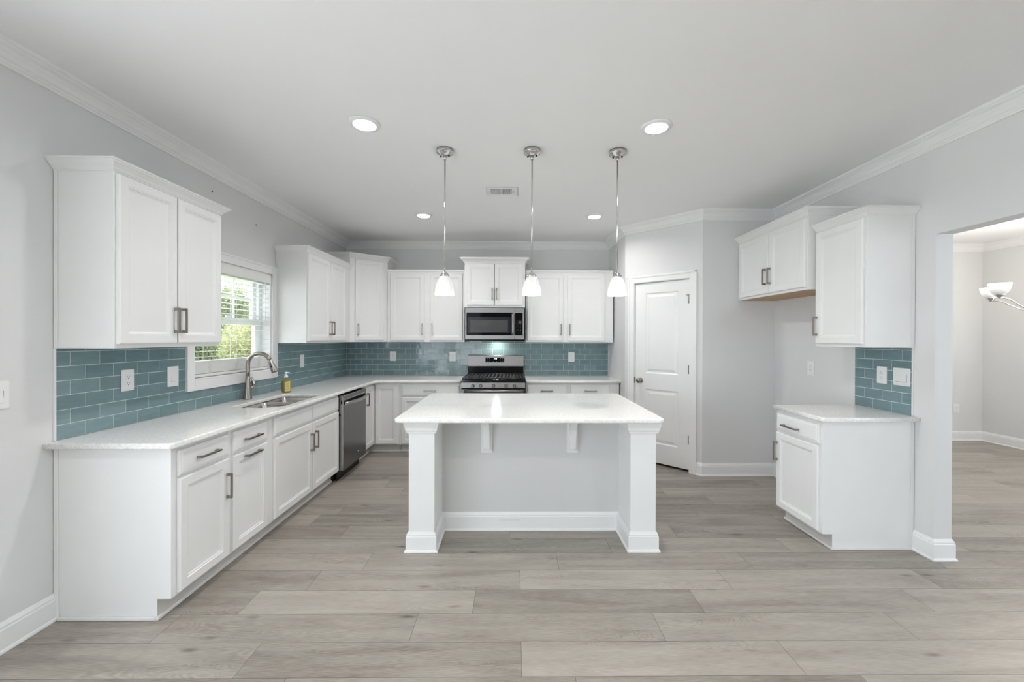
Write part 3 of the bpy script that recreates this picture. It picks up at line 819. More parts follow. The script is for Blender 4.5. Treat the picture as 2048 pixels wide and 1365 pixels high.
for t, rr in ((.038, .007), (.062, .009)):
    bq = MB(); cx_, cz_ = ex+tx*t, ez+tz*t
    bq.rings([[ (cx_+tx*rr*1.3*cos(q)*f, -(.0165+.0045*(t/.06))-d+.0, cz_+tz*rr*1.3*cos(q)*f+0*sin(q)) if False else (cx_+tx*rr*cos(q)*f+nx*rr*.7*sin(q)*f, -.0185-(t-.03)*.12-d, cz_+tz*rr*cos(q)*f+nz*rr*.7*sin(q)*f) for q in [2*pi*i/12 for i in range(12)]] for f, d in ((1, -.004), (1, .001), (.7, .003))])
    bq.build('spray_button', M['black'], sh)
hl = MB().lathe([(.013, .018), (.013, .045), (.018, .052), (.018, .078), (.014, .084)], (0, 0, .092), 18, 'y')
hb = hl.build('lever', M['nickel'], fa)
MB().tube([(.008, .066, .094), (.012, .064, .12), (.006, .060, .15), (-.006, .054, .182)], .008, 12, [.012, .013, .014, .007]).build('lever_blade', M['chrome'], hb)

# --- soap dispenser
so = thing('soap_bottle', 'olive hand soap bottle with white pump beside the sink', 'soap bottle', (-2.168, 3.885, CT+.0005), radians(52))
def rr_ring(hx, hy, r, z): return [(x, y, z) for x, y in rrect(-hx, hx, -hy, hy, min(r, hx*.95, hy*.95), 4)]
MB().rings([rr_ring(.030, .0245, .01, 0), rr_ring(.034, .028, .012, .004), rr_ring(.035, .029, .012, .02), rr_ring(.035, .029, .012, .105), rr_ring(.030, .025, .014, .120), rr_ring(.016, .015, .0145, .132), rr_ring(.0125, .0125, .0118, .137), rr_ring(.0125, .0125, .0118, .147)], smooth=True).build('bottle', M['soap'], so)
lb = MB().rings([[(-.024, -.0298, .016), (.024, -.0298, .016), (.024, -.0298, .112), (.012, -.0298, .112), (-.024, -.0298, .104)], [(-.024, -.0290, .016), (.024, -.0290, .016), (.024, -.0290, .112), (.012, -.0290, .112), (-.024, -.0290, .104)]], smooth=False)
lo = lb.build('label', M['label'], so)
for zz, ww in ((.088, .026), (.080, .034), (.066, .020), (.058, .030), (.034, .024), (.028, .030)): MB().box(-ww/2, ww/2, -.0302, -.0298, zz, zz+.0025).build('label_line', M['labelink'], lo)
pm = MB().lathe([(.0165, .143), (.0165, .160), (.012, .166), (.0075, .168), (.0075, .183), (.013, .186), (.015, .192), (.013, .197), (.003, .199)], n=20)
pm.tube([(0, 0, .190), (.020, 0, .191), (.032, 0, .187)], .005, 8)
pm.build('pump', M['pump'], so)

# --- upper cabinets
def upper(label, loc, rot, w, depth, h, group=None, name='wall_cabinet'):
    r = thing(name, label, 'cabinet', loc, rot, group)
    b = MB().box(0, w, 0, depth, 0, .002).box(0, w, 0, depth, h-.02, h).box(0, .018, 0, depth, .002, h-.02).box(w-.018, w, 0, depth, .002, h-.02)
    b.box(.018, w-.018, .0, .019, .002, h-.02).box(.018, w-.018, depth-.008, depth, .002, h-.02)
    b = MB().box(0, w, 0, depth, 0, h)
    b.build('carcass', M['cab'], r, .0008, 1)
    return r
UF = -2.028; UD = UF-XL-.002; UH = 2.288-ZU
u1 = upper('large white wall cabinet nearest the camera, left of the window', (UF, 2.070, ZU), pi/2, .747, UD, UH)
door(u1, .012, .368, .022, UH-.012, .346, .158)
door(u1, .376, .735, .022, UH-.012, .398, .158)
crown(u1, [(0.747, UD), (0.747, 0), (0, 0), (0, UD)][::-1] if False else [(0, UD), (0, 0), (.747, 0), (.747, UD)][::-1], UH-.004)
MB().box(-.004, -.0005, UD-.022, UD-.001, 0, UH).build('end_trim', M['cab'], u1, .001)
u2 = upper('white two-door wall cabinet right of the sink window', (UF, 3.986, ZU), pi/2, 1.062, UD, UH)
door(u2, .012, .486, .022, UH-.012, .456, .158)
door(u2, .494, .905, .022, UH-.012, .524, .158)
crown(u2, [(0, UD), (0, 0), (1.04, 0)][::-1], UH-.004)
MB().box(-.004, -.0005, UD-.022, UD-.001, 0, UH).build('end_trim', M['cab'], u2, .001)
# diagonal corner cabinet
A2, B2 = (UF, 5.050), (-1.655, 5.356)
ang = math.atan2(B2[1]-A2[1], B2[0]-A2[0]); LN = math.hypot(B2[0]-A2[0], B2[1]-A2[1])
HC = 2.440-ZU
u3 = thing('wall_cabinet', 'tall white diagonal wall cabinet in the back left corner', 'cabinet', (A2[0], A2[1], ZU), ang)
def loc2(p):
    dx, dy = p[0]-A2[0], p[1]-A2[1]; return (dx*cos(ang)+dy*sin(ang), -dx*sin(ang)+dy*cos(ang))
foot = [loc2(p) for p in (A2, B2, (B2[0], YB-.002), (XL+.002, YB-.002), (XL+.002, A2[1]))]
MB().prism(foot, 0, HC).build('carcass', M['cab'], u3)
door(u3, .060, .425, .022, HC-.012, .092, .158)
crown(u3, [foot[2], foot[1], foot[0], foot[4]], HC-.004, hgt=.062, proj=.05)
# back run
UB = YB-.331
u4 = upper('white two-door wall cabinet between the corner cabinet and microwave', (-1.649, UB, ZU), 0, 1.014, .329, 2.300-ZU)
door(u4, .043, .487, .022, .897, .460, .170)
door(u4, .562, .988, .022, .897, .588, .170)
sweep(MB(), [(0, 0), (1.014, 0)][::-1], [(0, .915), (.006, .915), (.008, .925), (.016, .932), (.018, .952), (0, .952)]).build('top_moulding', M['cab'], u4)
u5z = 1.833
u5 = upper('raised white wall cabinet directly above the microwave', (-.620, 5.185, u5z), 0, .776, YB-5.185-.002, 2.405-u5z)
door(u5, .030, .384, .028, .558, .357, .170)
door(u5, .389, .742, .028, .558, .414, .170)
crown(u5, [(0, .47), (0, 0), (.776, 0), (.776, .47)][::-1], 2.405-u5z-.004, hgt=.070, proj=.052)
MB().box(.3845, .3885, -.002, -.0004, .03, .556).build('door_gap', M['darkgap'], u5)
u6 = upper('white two-door wall cabinet right of the microwave', (.170, UB, ZU), 0, 1.156, .329, 2.300-ZU)
door(u6, .018, .494, .022, .897, .466, .170)
door(u6, .552, 1.046, .022, .897, .580, .170)
sweep(MB(), [(0, 0), (1.156, 0)][::-1], [(0, .915), (.006, .915), (.008, .925), (.016, .932), (.018, .952), (0, .952)]).build('top_moulding', M['cab'], u6)
# right wall
UR = 2.418
u7 = upper('white single-door wall cabinet above the short tiled counter', (UR, 3.192, ZU), -pi/2, .459, XR-UR-.002, UH)
door(u7, .014, .442, .022, UH-.012, .036, .158)
crown(u7, [(0, 0), (.459, 0), (.459, XR-UR-.002)][::-1], UH-.004)
MB().box(.4595, .463, XR-UR-.024, XR-UR-.003, 0, UH).build('end_trim', M['cab'], u7, .001)
FZ, FF = 1.838, 2.362
u8 = upper('short white wall cabinet high over the empty refrigerator alcove', (FF, ALC-.004, FZ), -pi/2, .996, XR-FF-.002, 2.432-FZ)
door(u8, .040, .512, .022, .578, .484, .175)
door(u8, .522, .978, .022, .578, .550, .175)
crown(u8, [(0, 0), (.996, 0), (.996, XR-FF-.002)][::-1], 2.432-FZ-.004, hgt=.062)
MB().box(.03, .97, .02, XR-FF-.01, -.004, -.0005).build('underside', M['wood'], u8, label='bare orange-brown wood underside')

# ================================================================== ISLAND
IX0, IX1, IYF, IYP, IYB = -.697, .972, 2.722, 3.032, 3.800
isl = thing('kitchen_island', 'white kitchen island with two square pillars and a recessed back panel', 'island', ((IX0+IX1)/2, (IYF+IYB)/2, 0))
ix, iy = (IX0+IX1)/2, (IYF+IYB)/2
PWD = .172
MB().box(IX0-ix, IX1-ix, IYP-iy, IYB-iy, .001, .8795).build('cabinet_block', M['cab'], isl)
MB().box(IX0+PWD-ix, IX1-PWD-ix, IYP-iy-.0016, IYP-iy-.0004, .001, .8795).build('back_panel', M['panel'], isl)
for x0 in (IX0, IX1-PWD):
    MB().box(x0-ix, x0+PWD-ix, IYF-iy, IYP-iy-.0005, .001, .8795).build('pillar', M['cab'], isl)
    p = [(0, .800), (.012, .800), (.014, .812), (.020, .820), (.022, .838), (.028, .856), (.034, .8795), (0, .8795)]
    pr = [(o, z) for o, z in p]
    sweep(MB(), [(x0-ix, IYP-iy-.004), (x0-ix, IYF-iy), (x0+PWD-ix, IYF-iy), (x0+PWD-ix, IYP-iy-.004)][::-1], pr).build('pillar_capital', M['cab'], isl)
bpth = [(IX0-ix, IYB-iy), (IX0-ix, IYF-iy), (IX0+PWD-ix, IYF-iy), (IX0+PWD-ix, IYP-iy-.0016), (IX1-PWD-ix, IYP-iy-.0016), (IX1-PWD-ix, IYF-iy), (IX1-ix, IYF-iy), (IX1-ix, IYB-iy)]
sweep(MB(), bpth[::-1], [(o*1.15+.0005, z*.98) for o, z in BP]).build('baseboard', M['trim'], isl)
for xc in (-.192, .449):
    r_ = MB().box(xc-ix-.042, xc-ix+.042, IYP-iy-.017, IYP-iy-.002, .582, .8795)
    q = [(IYP-.017, .600), (IYP-.030, .602), (IYP-.040, .618), (IYP-.050, .66), (IYP-.058, .71), (IYP-.072, .76), (IYP-.095, .800), (IYP-.120, .822), (IYP-.130, .826), (IYP-.134, .838), (IYP-.160, .846), (IYP-.172, .862), (IYP-.175, .8795), (IYP-.017, .8795)]
    r_.prism([(y-iy, z) for y, z in q], xc-ix-.023, xc-ix+.023, 'x')
    r_.build('corbel', M['cab'], isl)
# scuff on the recessed baseboard
MB().box(-.10-ix, .06-ix, IYP-iy-.0192, IYP-iy-.0182, .078, .080).build('scuff', mat('scuff_mark', (.62, .56, .47), .6, noise=(60, .2)), isl)
ct4 = slab('island_countertop', [rrect(-.777, 1.006, 2.640, 3.855, .035, 8)], .881, CT+.002, .010, M['quartz']); tag(ct4, 'large white quartz slab on top of the island', 'countertop')

# ================================================================== DISHWASHER
DX, DY0, DY1 = -1.682, 4.038, 4.648
dw = thing('dishwasher', 'dark stainless steel dishwasher built in beside the sink cabinet', 'dishwasher', (DX, DY0, 0), pi/2)
w = DY1-DY0
MB().box(.002, w-.002, .050, .60, .105, .868).box(.004, w-.004, .11, .60, .001, .105).build('tub', M['darkgap'], dw)
MB().box(.0, w, .0, .046, .108, .862).build('door', [M['steel_dark']], dw, .004)
MB().box(-.0012, -.0002, .004, .043, .115, .858).box(.0, w, -.0012, .002, .815, .8605).build('door_edge', M['steel_side'], dw)
MB().box(.006, w-.006, -.0018, .0, .822, .856).build('control_strip', M['steel_dark'], dw, .001)
MB().box(.02, w-.02, -.002, .0, .770, .806).build('handle_pocket', M['black'], dw, .001)
hp = MB(); rs = []
for i in range(13):
    t = i/12; x = .012+t*(w-.024); o = .012+.034*sin(pi*t)
    rs.append([(x, -o, .760), (x, -o-.010, .764), (x, -o-.012, .778), (x, -o-.010, .792), (x, -o, .796)])
hp.rings(rs, smooth=True).build('handle', M['steel_side'], dw)
MB().box(-.0020, -.0010, .014, .028, .775, .812).build('vent_slot', M['black'], dw)
MB().box(.01, w-.01, .075, .085, .002, .104).build('toe_panel', M['black'], dw)
text('badge', 'W', .022, M['mark'], dw, Matrix.Translation((w*.62, -.0006, .205)) @ Matrix.Rotation(pi/2, 4, 'X'))
MB().box(-.008, -.001, .030, .048, .655, .680).build('mounting_tab', M['black'], dw)

# ================================================================== RANGE
RX0, RX1, RY = -.625, .153, 4.935
ra_ = thing('gas_stove', 'stainless steel gas stove with black cooktop and five knobs', 'stove', ((RX0+RX1)/2, RY, 0))
rw = (RX1-RX0)/2; rdp = YB-.03-RY
MB().box(-rw+.004, rw-.004, .035, rdp, .03, .893).build('body', M['black'], ra_)
for sx in (-1, 1):
    for yy in (.08, rdp-.06): MB().lathe([(.018, 0), (.018, .03)], (sx*(rw-.06), yy, 0), 12).build('foot', M['black'], ra_)
ck = MB().prism([(.0, .893), (.0, .905), (.012, .920), (.03, .926), (rdp-.06, .926), (rdp-.06, .893)], -rw, rw, 'x').build('cooktop', M['black'], ra_, .003)
cpn = MB().prism([(-.004, .823), (-.012, .830), (-.004, .893), (.034, .893), (.034, .823)], -rw, rw, 'x').build('control_panel', M['steel'], ra_, .002)
for xk in (-.485, -.387, -.232, -.077, .022):
    k = xk-(RX0+RX1)/2
    kn = MB().lathe([(.021, .002), (.021, -.010), (.016, -.014), (.0155, -.034), (.012, -.038)][::-1], (k, -.008, .857), 20, 'y')
    kb_ = kn.build('knob', M['steel'], ra_)
    MB().box(k-.004, k+.004, -.052, -.046, .842, .873).build('knob_grip', M['chrome'], kb_, .001)
MB().box(-rw+.002, rw-.002, -.002, .032, .19, .812).build('oven_door', M['steel_dark'], ra_, .004)
MB().box(-rw+.11, rw-.11, -.0035, -.0005, .32, .66).build('oven_window', M['blackglass'], ra_, .001)
hh = MB(); hh.rings([[(x, -.058+.012*cos(q), .792+.018*sin(q)) for q in [2*pi*i/14 for i in range(14)]] for x in (-rw+.035, rw-.035)])
for sx in (-1, 1): hh.box(sx*(rw-.045)-.018, sx*(rw-.045)+.018, -.052, -.001, .778, .806)
hh.build('oven_handle', M['steel'], ra_)
MB().box(-rw+.002, rw-.002, -.002, .032, .045, .180).build('storage_drawer', M['steel_dark'], ra_, .003)
# grates and burners
gy0, gy1 = .030, rdp-.085
for gx0, gx1 in ((-rw+.008, -.125), (-.122, .122), (.125, rw-.008)):
    gm = MB(); zt, zb_ = .950, .940
    gm.box(gx0, gx1, gy0, gy0+.012, zb_, zt).box(gx0, gx1, gy1-.012, gy1, zb_, zt).box(gx0, gx0+.012, gy0, gy1, zb_, zt).box(gx1-.012, gx1, gy0, gy1, zb_, zt)
    n = 5 if gx1-gx0 > .245 else 4
    for i in range(1, n+1):
        q = gx0+(gx1-gx0)*i/(n+1); gm.box(q-.0085, q+.0085, gy0, gy1, zb_+.001, zt-.001)
    for q in (.33, .66): gm.box(gx0, gx1, gy0+(gy1-gy0)*q-.005, gy0+(gy1-gy0)*q+.005, zb_, zt)
    for fx in (gx0+.006, gx1-.006):
        for fy in (gy0+.006, gy1-.006): gm.box(fx-.006, fx+.006, fy-.006, fy+.006, .9262, zb_)
    gm.build('grate', M['iron'], ra_, .0015, 1)
for bx_, by_ in ((-.25, .15), (-.25, .42), (0, .29), (.25, .15), (.25, .42)):
    MB().lathe([(.048, .9263), (.048, .931), (.036, .933), (.034, .9385), (.004, .939)], (bx_, by_, 0), 20).build('burner', M['iron'], ra_)
# backguard
BGX0, BGX1 = -.618-(RX0+RX1)/2, .148-(RX0+RX1)/2
bgy = 5.575-RY
MB().box(BGX0, BGX1, bgy, rdp, .893, 1.040).build('backguard', M['black'], ra_, .003)
bgp = MB().prism([(bgy-.014, 1.040), (bgy-.020, 1.052), (bgy-.004, 1.196), (bgy+.004, 1.202), (rdp, 1.202), (rdp, 1.040)], BGX0, BGX1, 'x').build('control_console', M['steel'], ra_, .002)
MB().box(BGX0+.001, BGX1-.001, bgy-.0215, bgy-.012, 1.0585, 1.0615).build('console_groove', M['steel_dark'], ra_)
tilt = math.atan2(.016, .144)
dsp = MB().box(-.130, .128, -.0022, .001, -.033, .033).build('display_window', M['blackglass'], ra_, .001)
dmx = Matrix.Translation(((-.3655+.2365)+.016-.021-(.0), bgy-.0105, 1.137)) @ Matrix.Rotation(-tilt, 4, 'X')
dsp.matrix_local = Matrix.Translation((-.008, bgy-.0110, 1.136)) @ Matrix.Rotation(-tilt, 4, 'X')
text('clock', '7:18', .024, M['display'], dsp, Matrix.Translation((.006, -.0026, .016)) @ Matrix.Rotation(pi/2, 4, 'X'))
mk = MB()
for xq in (-.104, -.074, .076, .106):
    for zq in (-.022, 0, .020): mk.box(xq-.005, xq+.005, -.0028, -.0022, zq-.002, zq+.002)
for xq in (-.02, .02): mk.box(xq-.008, xq+.008, -.0028, -.0022, -.024, -.020)
mk.build('button_print', M['tinymark'], dsp)
text('range_lettering', 'WHIRLPOOL', .010, M['tinymark'], ra_, Matrix.Translation((.0, bgy-.0065, 1.188)) @ Matrix.Rotation(pi/2-tilt, 4, 'X'))

# ================================================================== MICROWAVE
mwx = -.229
mw = thing('microwave', 'stainless steel over-the-range microwave with black glass door', 'microwave', (mwx, 5.165, 1.402))
def mx(x): return x-mwx
def mz(z): return z-1.402
MB().box(mx(-.608), mx(.148), .03, YB-5.165-.011, .006, mz(1.826)).build('case', M['black'], mw, .002)
MB().box(mx(-.608), mx(.0235), 0, .029, mz(1.422), mz(1.826)).build('door', M['steel'], mw, .003)
MB().box(mx(.0265), mx(.148), 0, .029, mz(1.422), mz(1.826)).build('control_frame', M['steel'], mw, .003)
MB().box(mx(-.606), mx(.146), .006, .45, .0, mz(1.4215)).build('vent_grille', M['black'], mw, .001)
dg1 = MB().box(mx(-.591), mx(-.0), -.0025, .001, mz(1.474), mz(1.765)).build('door_glass', M['blackglass'], mw, .0015)
MB().box(mx(-.578), mx(-.024), -.0032, -.0024, mz(1.500), mz(1.708)).build('glass_border', M['midglass'], dg1)
MB().box(mx(-.543), mx(-.062), -.0038, -.0031, mz(1.516), mz(1.668)).build('window_mesh', M['screen'], dg1)
hm = MB(); rs = []
for i in range(11):
    t = i/10; z = mz(1.482)+t*.268; o = .020+.014*sin(pi*t)
    rs.append([(mx(-.016), -o+.004, z), (mx(-.012), -o-.006, z), (mx(.003), -o-.010, z), (mx(.018), -o-.006, z), (mx(.022), -o+.004, z)])
hm.rings(rs).box(mx(-.010), mx(.016), -.020, .0, mz(1.486), mz(1.506)).box(mx(-.010), mx(.016), -.020, .0, mz(1.726), mz(1.746))
hm.build('handle', M['steel'], mw)
kp = MB().box(mx(.030), mx(.127), -.0025, .001, mz(1.474), mz(1.760)).build('keypad', M['blackglass'], mw, .001)
km = MB()
for i in range(3):
    for j in range(9):
        xq, zq = mx(.052+.024*i), mz(1.500+.018*j); km.box(xq-.0035, xq+.0035, -.0030, -.0024, zq-.0018, zq+.0018)
km.build('key_print', M['tinymark'], kp)
lg = text('brand_lettering', 'Whirlpool', .021, M['tinymark'], mw, Matrix.Translation((mx(-.215), -.0006, mz(1.799))) @ Matrix.Rotation(pi/2, 4, 'X'), shear=.2)
rg = MB().tube([(mx(-.215)+.036*cos(q), -.0008, mz(1.799)+.009*sin(q)) for q in [pi*.15+i*pi*1.5/20 for i in range(21)]], .0007, 5).build('brand_swoosh', M['tinymark'], mw)
MB().box(mx(-.25), mx(-.19), .37, .40, -.002, -.0003).build('task_light', M['lit'], mw)

# ================================================================== PENDANTS, DOWNLIGHTS, VENT
def pendant(x, y, label):
    p = thing('pendant_light', label, 'pendant light', (x, y, 1.745), 0, 'pendant lights over the island')
    hz = CEIL-1.745
    MB().lathe([(.020, hz-.046), (.036, hz-.040), (.040, hz-.034), (.047, hz-.031), (.050, hz-.026), (.059, hz-.024), (.060, hz-.020), (.060, hz-.0006)], n=36).lathe([(.011, hz-.070), (.012, hz-.046)], n=14).build('ceiling_canopy', M['chrome'], p)
    for sx in (-1, 1): MB().lathe([(.001, hz-.052), (.005, hz-.049), (.005, hz-.034)], (sx*.030, -.008*sx, 0), 10).build('canopy_screw', M['black'], p)
    MB().lathe([(.0052, .160), (.0052, hz-.066)], n=12).build('rod', M['chrome'], p)
    MB().lathe([(.034, .128), (.0345, .133), (.0335, .137), (.0295, .145), (.023, .151), (.0205, .152), (.0205, .157), (.017, .160), (.010, .1645), (.006, .166)], n=28).build('socket_cap', M['chrome'], p)
    pr = [(.069, .0), (.070, .004), (.068, .025), (.063, .055), (.055, .085), (.044, .112), (.034, .1305)]
    inn = [(r-.003, z) for r, z in pr[::-1]]
    s = MB().lathe(pr+inn+[pr[0]], n=32, cap0=False, cap1=False).build('glass_shade', M['shade'], p)
    MB().lathe([(.004, .02), (.020, .035), (.027, .055), (.022, .075), (.013, .095), (.012, .115)], n=16).build('bulb', M['lit'], p)
    return p
p1 = pendant(-.484, 2.872, 'leftmost of the three nickel pendant lights with white glass bell shades')
p2 = dup(p1, (.134, 2.864, 1.745), 0, 'middle one of the three nickel pendant lights with white glass bells')
p3 = dup(p1, (.743, 2.872, 1.745), 0, 'rightmost of the three nickel pendant lights, nearest the pantry door')

def downlight(x, y, label):
    p = thing('downlight', label, 'ceiling light', (x, y, CEIL), 0, 'recessed ceiling lights')
    MB().lathe([(.094, -.0006), (.094, -.004), (.088, -.009), (.074, -.013), (.067, -.0135), (.066, -.010), (.060, -.008)], n=40).build('trim_ring', M['vent'], p)
    MB().lathe([(.0655, -.0110), (.064, -.0155), (.045, -.0185), (.003, -.0190)], n=40).build('lens', M['lit'], p)
    return p
d1 = downlight(-.925, 2.525, 'large bright recessed ceiling light, front left')
dup(d1, (.900, 2.535, CEIL), 0, 'large bright recessed ceiling light, front right')
dup(d1, (-.972, 4.395, CEIL), 0, 'small-looking recessed ceiling light, back left')
dup(d1, (.886, 4.395, CEIL), 0, 'small-looking recessed ceiling light, back right')

vt = thing('ceiling_vent', 'white rectangular air register in the ceiling above the island', 'vent', (-.097, 3.665, CEIL))
MB().box(-.142, .142, -.098, .098, -.006, -.0006).build('frame', M['vent'], vt, .003)
MB().box(-.108, .086, -.058, .058, -.0064, -.0056).build('duct_opening', M['darkgap'], vt)
vs = MB()
for side in (0, 1):
    for i in range(10):
        x = (-.104+.0098*i) if side == 0 else (-.006+.0098*i)
        t = .0035 if side == 0 else -.0030
        vs.prism([(x-.0016-t*.4, -.0130), (x+.0016-t*.4, -.0130), (x+.0016+t, -.0064), (x-.0016+t, -.0064)], -.058, .058, 'y')
vs.box(-.0125, -.0085, -.058, .058, -.0132, -.0064)
vs.build('louver', M['vent'], vt)
MB().box(.098, .103, -.010, .016, -.012, -.006).build('damper_lever', M['tinymark'], vt)

# ================================================================== OUTLETS AND SWITCHES
def plate(name, label, cat, loc, rot, kind, w=.082, h=.128, group=None):
    r = thing(name, label, cat, loc, rot, group)
    MB().box(-w/2, w/2, -.0065, -.0003, -h/2, h/2).build('wall_plate', M['plastic'], r, .0025)
    if kind == 'outlet':
        for zc in (-.0195, .0195):
            o = MB().rings([[(x, y, z+zc) for x, z in rrect(-.0165, .0165, -.0145, .0145, .010, 4)] for y in (-.0064, -.0085)], smooth=False).build('receptacle', M['plastic'], r)
            MB().box(-.0075, -.0050, -.0089, -.0084, zc-.001, zc+.008).box(.0050, .0075, -.0089, -.0084, zc, zc+.008).box(-.0026, .0026, -.0089, -.0084, zc-.0105, zc-.0055).build('slots', M['slot'], o)
    elif kind == 'switch':
        MB().prism([(-.0064, -.034), (-.0110, -.034), (-.0075, 0), (-.0064, .034)], -.0170, .0170, 'x').build('rocker', M['plastic'], r, .0008)
        MB().box(-.0172, .0172, -.0072, -.0066, -.0352, -.0342).build('rocker_gap', M['slot'], r)
    elif kind == 'double':
        MB().prism([(-.0064, -.034), (-.0110, -.034), (-.0075, 0), (-.0064, .034)], -.0400, .0400, 'x').build('rocker', M['plastic'], r, .0008)
        MB().box(-.0405, .0405, -.0072, -.0066, -.0360, -.0344).box(.0402, .0412, -.0072, -.0066, -.0352, .02).build('rocker_gap', M['slot'], r)
    return r
XLT, XRT, YBT = XL+.0085, XR-.0085, YB-.0085
plate('wall_outlet', 'white outlet in the tile left of the window, nearest the camera', 'outlet', (XLT, 2.450, 1.181), pi/2, 'outlet', .080, .128)
plate('wall_switch', 'white rocker switch in the tile just left of the window casing', 'switch', (XLT, 2.775, 1.173), pi/2, 'switch', .090, .136)
plate('wall_switch', 'white rocker switch in the tile right of the window', 'switch', (XLT, 4.460, 1.181), pi/2, 'switch', .085, .140)
plate('wall_switch', 'white switch plate cut by the left edge of the photo', 'switch', (XL, 1.822, 1.175), pi/2, 'double', .128, .128)
plate('wall_outlet', 'white outlet in the tile near the back left corner', 'outlet', (-1.669, YBT, 1.182), 0, 'outlet', .088, .134)
plate('wall_outlet', 'white outlet in the tile just left of the stove', 'outlet', (-.839, YBT, 1.180), 0, 'outlet', .088, .134)
plate('wall_outlet', 'white outlet in the tile right of the stove', 'outlet', (.823, YBT, 1.176), 0, 'outlet', .088, .134)
plate('wall_outlet', 'white outlet on bare wall inside the refrigerator alcove', 'outlet', (XR, 3.688, 1.171), -pi/2, 'outlet', .086, .130)
plate('wall_outlet', 'white outlet in the small tile patch by the archway', 'outlet', (XRT, 2.964, 1.175), -pi/2, 'outlet', .080, .126)
plate('wall_switch', 'wide white switch plate in the tile patch by the archway', 'switch', (XRT, 2.812, 1.175), -pi/2, 'double', .126, .124)
plate('wall_outlet', 'white outlet low on the dining room wall', 'outlet', (6.29, YB, .455), 0, 'outlet', .090, .130)
for i, (y, z, l) in enumerate(((3.147, 2.569, 'tiny dark screw left in the wall above the near wall cabinet'), (3.682, 2.460, 'tiny dark screw left in the wall above the window'))):
    o = MB().lathe([(.0055, 0), (.0055, .003), (.003, .006), (.001, .0065)][::1], (0, 0, 0), 10, 'x').build('wall_screw', M['nail']); o.location = (XL+.0003, y, z); tag(o, l, 'screw', 'screws left in the window wall')

# ================================================================== DINING ROOM CHANDELIER
ccx, ccy, cz = 5.418, 4.046, 1.89
ch = thing('chandelier', 'nickel chandelier with white glass bowls in the dining room', 'chandelier', (ccx, ccy, cz))
MB().lathe([(.006, -.20), (.022, -.18), (.028, -.14), (.016, -.09), (.012, .0), (.020, .06), (.010, .12), (.007, .14), (.007, CEIL-cz-.03)], n=18).build('stem', M['chrome'], ch)
MB().lathe([(.02, CEIL-cz-.045), (.055, CEIL-cz-.03), (.062, CEIL-cz-.0006)], n=28).build('ceiling_canopy', M['chrome'], ch)
RA = .421
a0 = math.atan2(.054, -.418)
for i in range(5):
    a = a0-i*2*pi/5
    ux, uy = cos(a), sin(a)
    prf = [(.014, -.135), (.08, -.150), (.17, -.135), (.26, -.085), (.33, -.038), (.385, -.024), (RA, -.020)]
    sm = []
    for q in range(len(prf)-1):
        p0, p1, p2, p3 = prf[max(q-1, 0)], prf[q], prf[q+1], prf[min(q+2, len(prf)-1)]
        for t in (0, .25, .5, .75):
            sm.append(tuple(.5*(2*p1[k]+(p2[k]-p0[k])*t+(2*p0[k]-5*p1[k]+4*p2[k]-p3[k])*t*t+(3*p1[k]-p0[k]-3*p2[k]+p3[k])*t**3) for k in (0, 1)))
    sm.append(prf[-1]); prf = sm
    MB().tube([(ux*r, uy*r, z) for r, z in prf], .0065, 8).build('arm', M['chrome'], ch)
    MB().lathe([(.010, -.030), (.012, -.018), (.030, -.006), (.038, .006), (.040, .012)], (ux*RA, uy*RA, 0), 20).build('cup', M['chrome'], ch)
    pr = [(.036, .010), (.055, .026), (.070, .052), (.080, .086), (.086, .125)]
    inn = [(r-.003, z+.001) for r, z in pr[::-1]]
    MB().lathe(pr+inn+[pr[0]], (ux*RA, uy*RA, 0), 28, cap0=False, cap1=False).build('glass_bowl', M['bowl'], ch)
    MB().lathe([(.004, .012), (.018, .03), (.026, .055), (.018, .08), (.004, .09)], (ux*RA, uy*RA, 0), 14).build('bulb', M['lit'], ch)

# ================================================================== LAMPS' OWN LIGHT
def lamp(kind, loc, power, size=.1, col=(1, .97, .92), rot=(0, 0, 0), spread=None):
    l = bpy.data.lights.new('lamp_light', kind); l.energy = power*LAMP; l.color = col
    if kind == 'AREA': l.shape = 'DISK'; l.size = size
    else: l.shadow_soft_size = size
    if spread: l.spread = spread
    o = bpy.data.objects.new('lamp_light', l); COL.objects.link(o); o.location = loc; o.rotation_euler = rot; return o
for x, y in ((-.925, 2.525), (.900, 2.535), (-.972, 4.395), (.886, 4.395), (-.93, .55), (.90, .55), (-.93, -1.6), (.90, -1.6)):  # the last four are added lamps, out of view behind the camera
    lamp('AREA', (x, y, CEIL-.022), 19.5, .13, (1, .985, .97), spread=radians(156))
for x in (-.484, .134, .743): lamp('POINT', (x, 2.87, 1.738), 2.2, .03, (1, .985, .96))
lamp('AREA', (mwx+.01, 5.165+.36, 1.397), 5.0, .09, (1, .95, .86))
lamp('POINT', (ccx, ccy, cz+.28), 105, .25, (1, .93, .82))
# unseen downlights, added behind the camera as fixtures for the extra light
for x, y in ((-.93, .55), (.90, .55), (-.93, -1.6), (.90, -1.6)):
    dup(d1, (x, y, CEIL), 0, 'added recessed ceiling light, unseen, behind the camera')

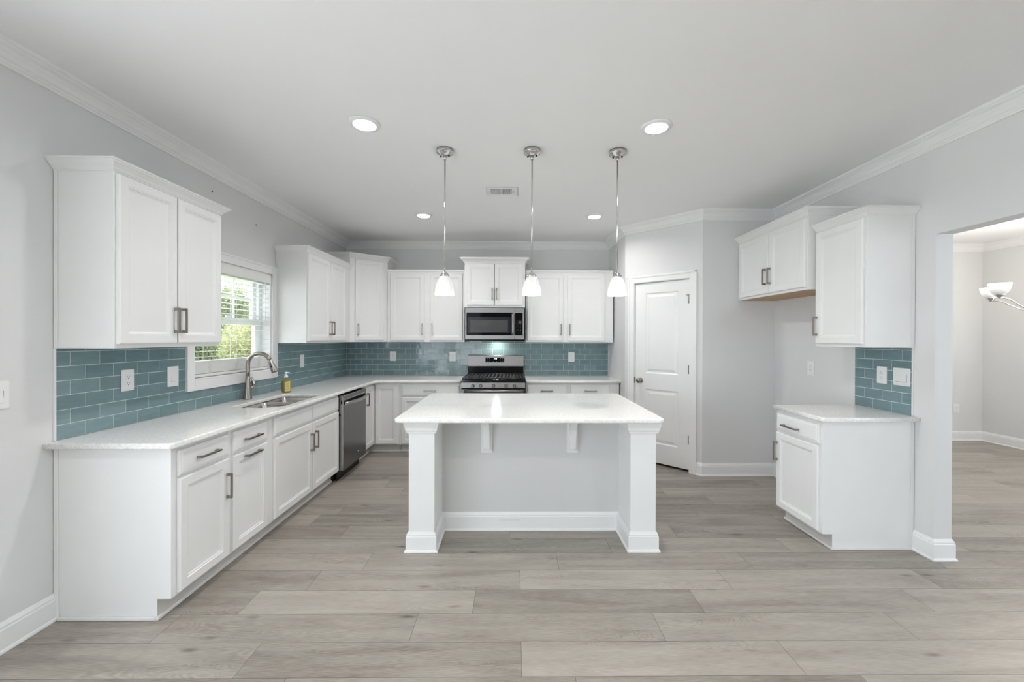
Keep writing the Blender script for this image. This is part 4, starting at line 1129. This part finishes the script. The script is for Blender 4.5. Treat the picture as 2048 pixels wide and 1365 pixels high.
# ================================================================== OUTSIDE
gr = MB().box(-40, XL-.4, 2.6, 40, -.32, -.30).build('lawn', M['grass']); tag(gr, 'green lawn outside the window', 'grass', kind='stuff')
M['bounce_paving'] = mat('bounce_concrete', (.58, .58, .58), .9, noise=(2, .06))  # unseen pale ground, added to bounce daylight up to the ceiling
pv = MB().box(-12, 14, -22, YR-.3, -.32, -.30).box(-12, XL-.4, YR-.3, 2.59, -.32, -.30).build('bounce_ground', M['bounce_paving']); tag(pv, 'unseen pale ground added to bounce daylight indoors', 'bounce_ground')
def tree(x, y, h, rad, n, lm, label, trunk=.09):
    t = thing('tree', label, 'tree', (x, y, -.2995), 0, 'trees outside the sink window')
    MB().tube([(0, 0, 0.0005), (0, 0, .06), (.05, .02, h*.35), (-.03, .05, h*.6), (.02, 0, h*.85)], trunk, 9, [trunk, trunk, trunk*.8, trunk*.5, trunk*.2]).build('trunk', M['bark'], t)
    V, Fc = [], []
    rnd = random.Random(int(abs(x*97+y*31)))
    blobs = [(rnd.gauss(0, rad*.5), rnd.gauss(0, rad*.5), h*(.28+.62*rnd.random()), rad*(.35+.3*rnd.random())) for _ in range(14)]
    for i in range(n):
        bx0, by0, bz0, br = blobs[i % 14]
        d = Vector((rnd.gauss(0, 1), rnd.gauss(0, 1), rnd.gauss(0, 1))).normalized()*br*(.5+.5*rnd.random())
        c_ = Vector((bx0, by0, bz0))+d
        if c_.z < .1: continue
        u = Vector((rnd.gauss(0, 1), rnd.gauss(0, 1), rnd.gauss(0, 1))).normalized(); v = u.orthogonal().normalized(); s = .022+.030*rnd.random()
        b = len(V); V += [tuple(c_+u*s), tuple(c_+v*s*.5), tuple(c_-u*s), tuple(c_-v*s*.5)]; Fc.append((b, b+1, b+2, b+3))
    me = bpy.data.meshes.new('foliage'); me.from_pydata(V, [], Fc); me.materials.append(lm)
    o = bpy.data.objects.new('foliage', me); COL.objects.link(o); o.parent = t; return t
tree(-9.6, 12.6, 3.3, 1.1, 26000, M['leaf1'], 'leafy green tree seen through the blind at the left of the window')
tree(-5.6, 9.6, 2.4, .95, 26000, M['leaf2'], 'yellow-green tree seen through the middle of the blind')
tree(-12.5, 18.5, 3.9, 1.6, 26000, M['leaf1'], 'taller green tree in the distance beyond the window')
tree(-6.9, 15.2, 3.4, 1.0, 26000, M['leaf2'], 'bushy green tree at the far left beyond the window')
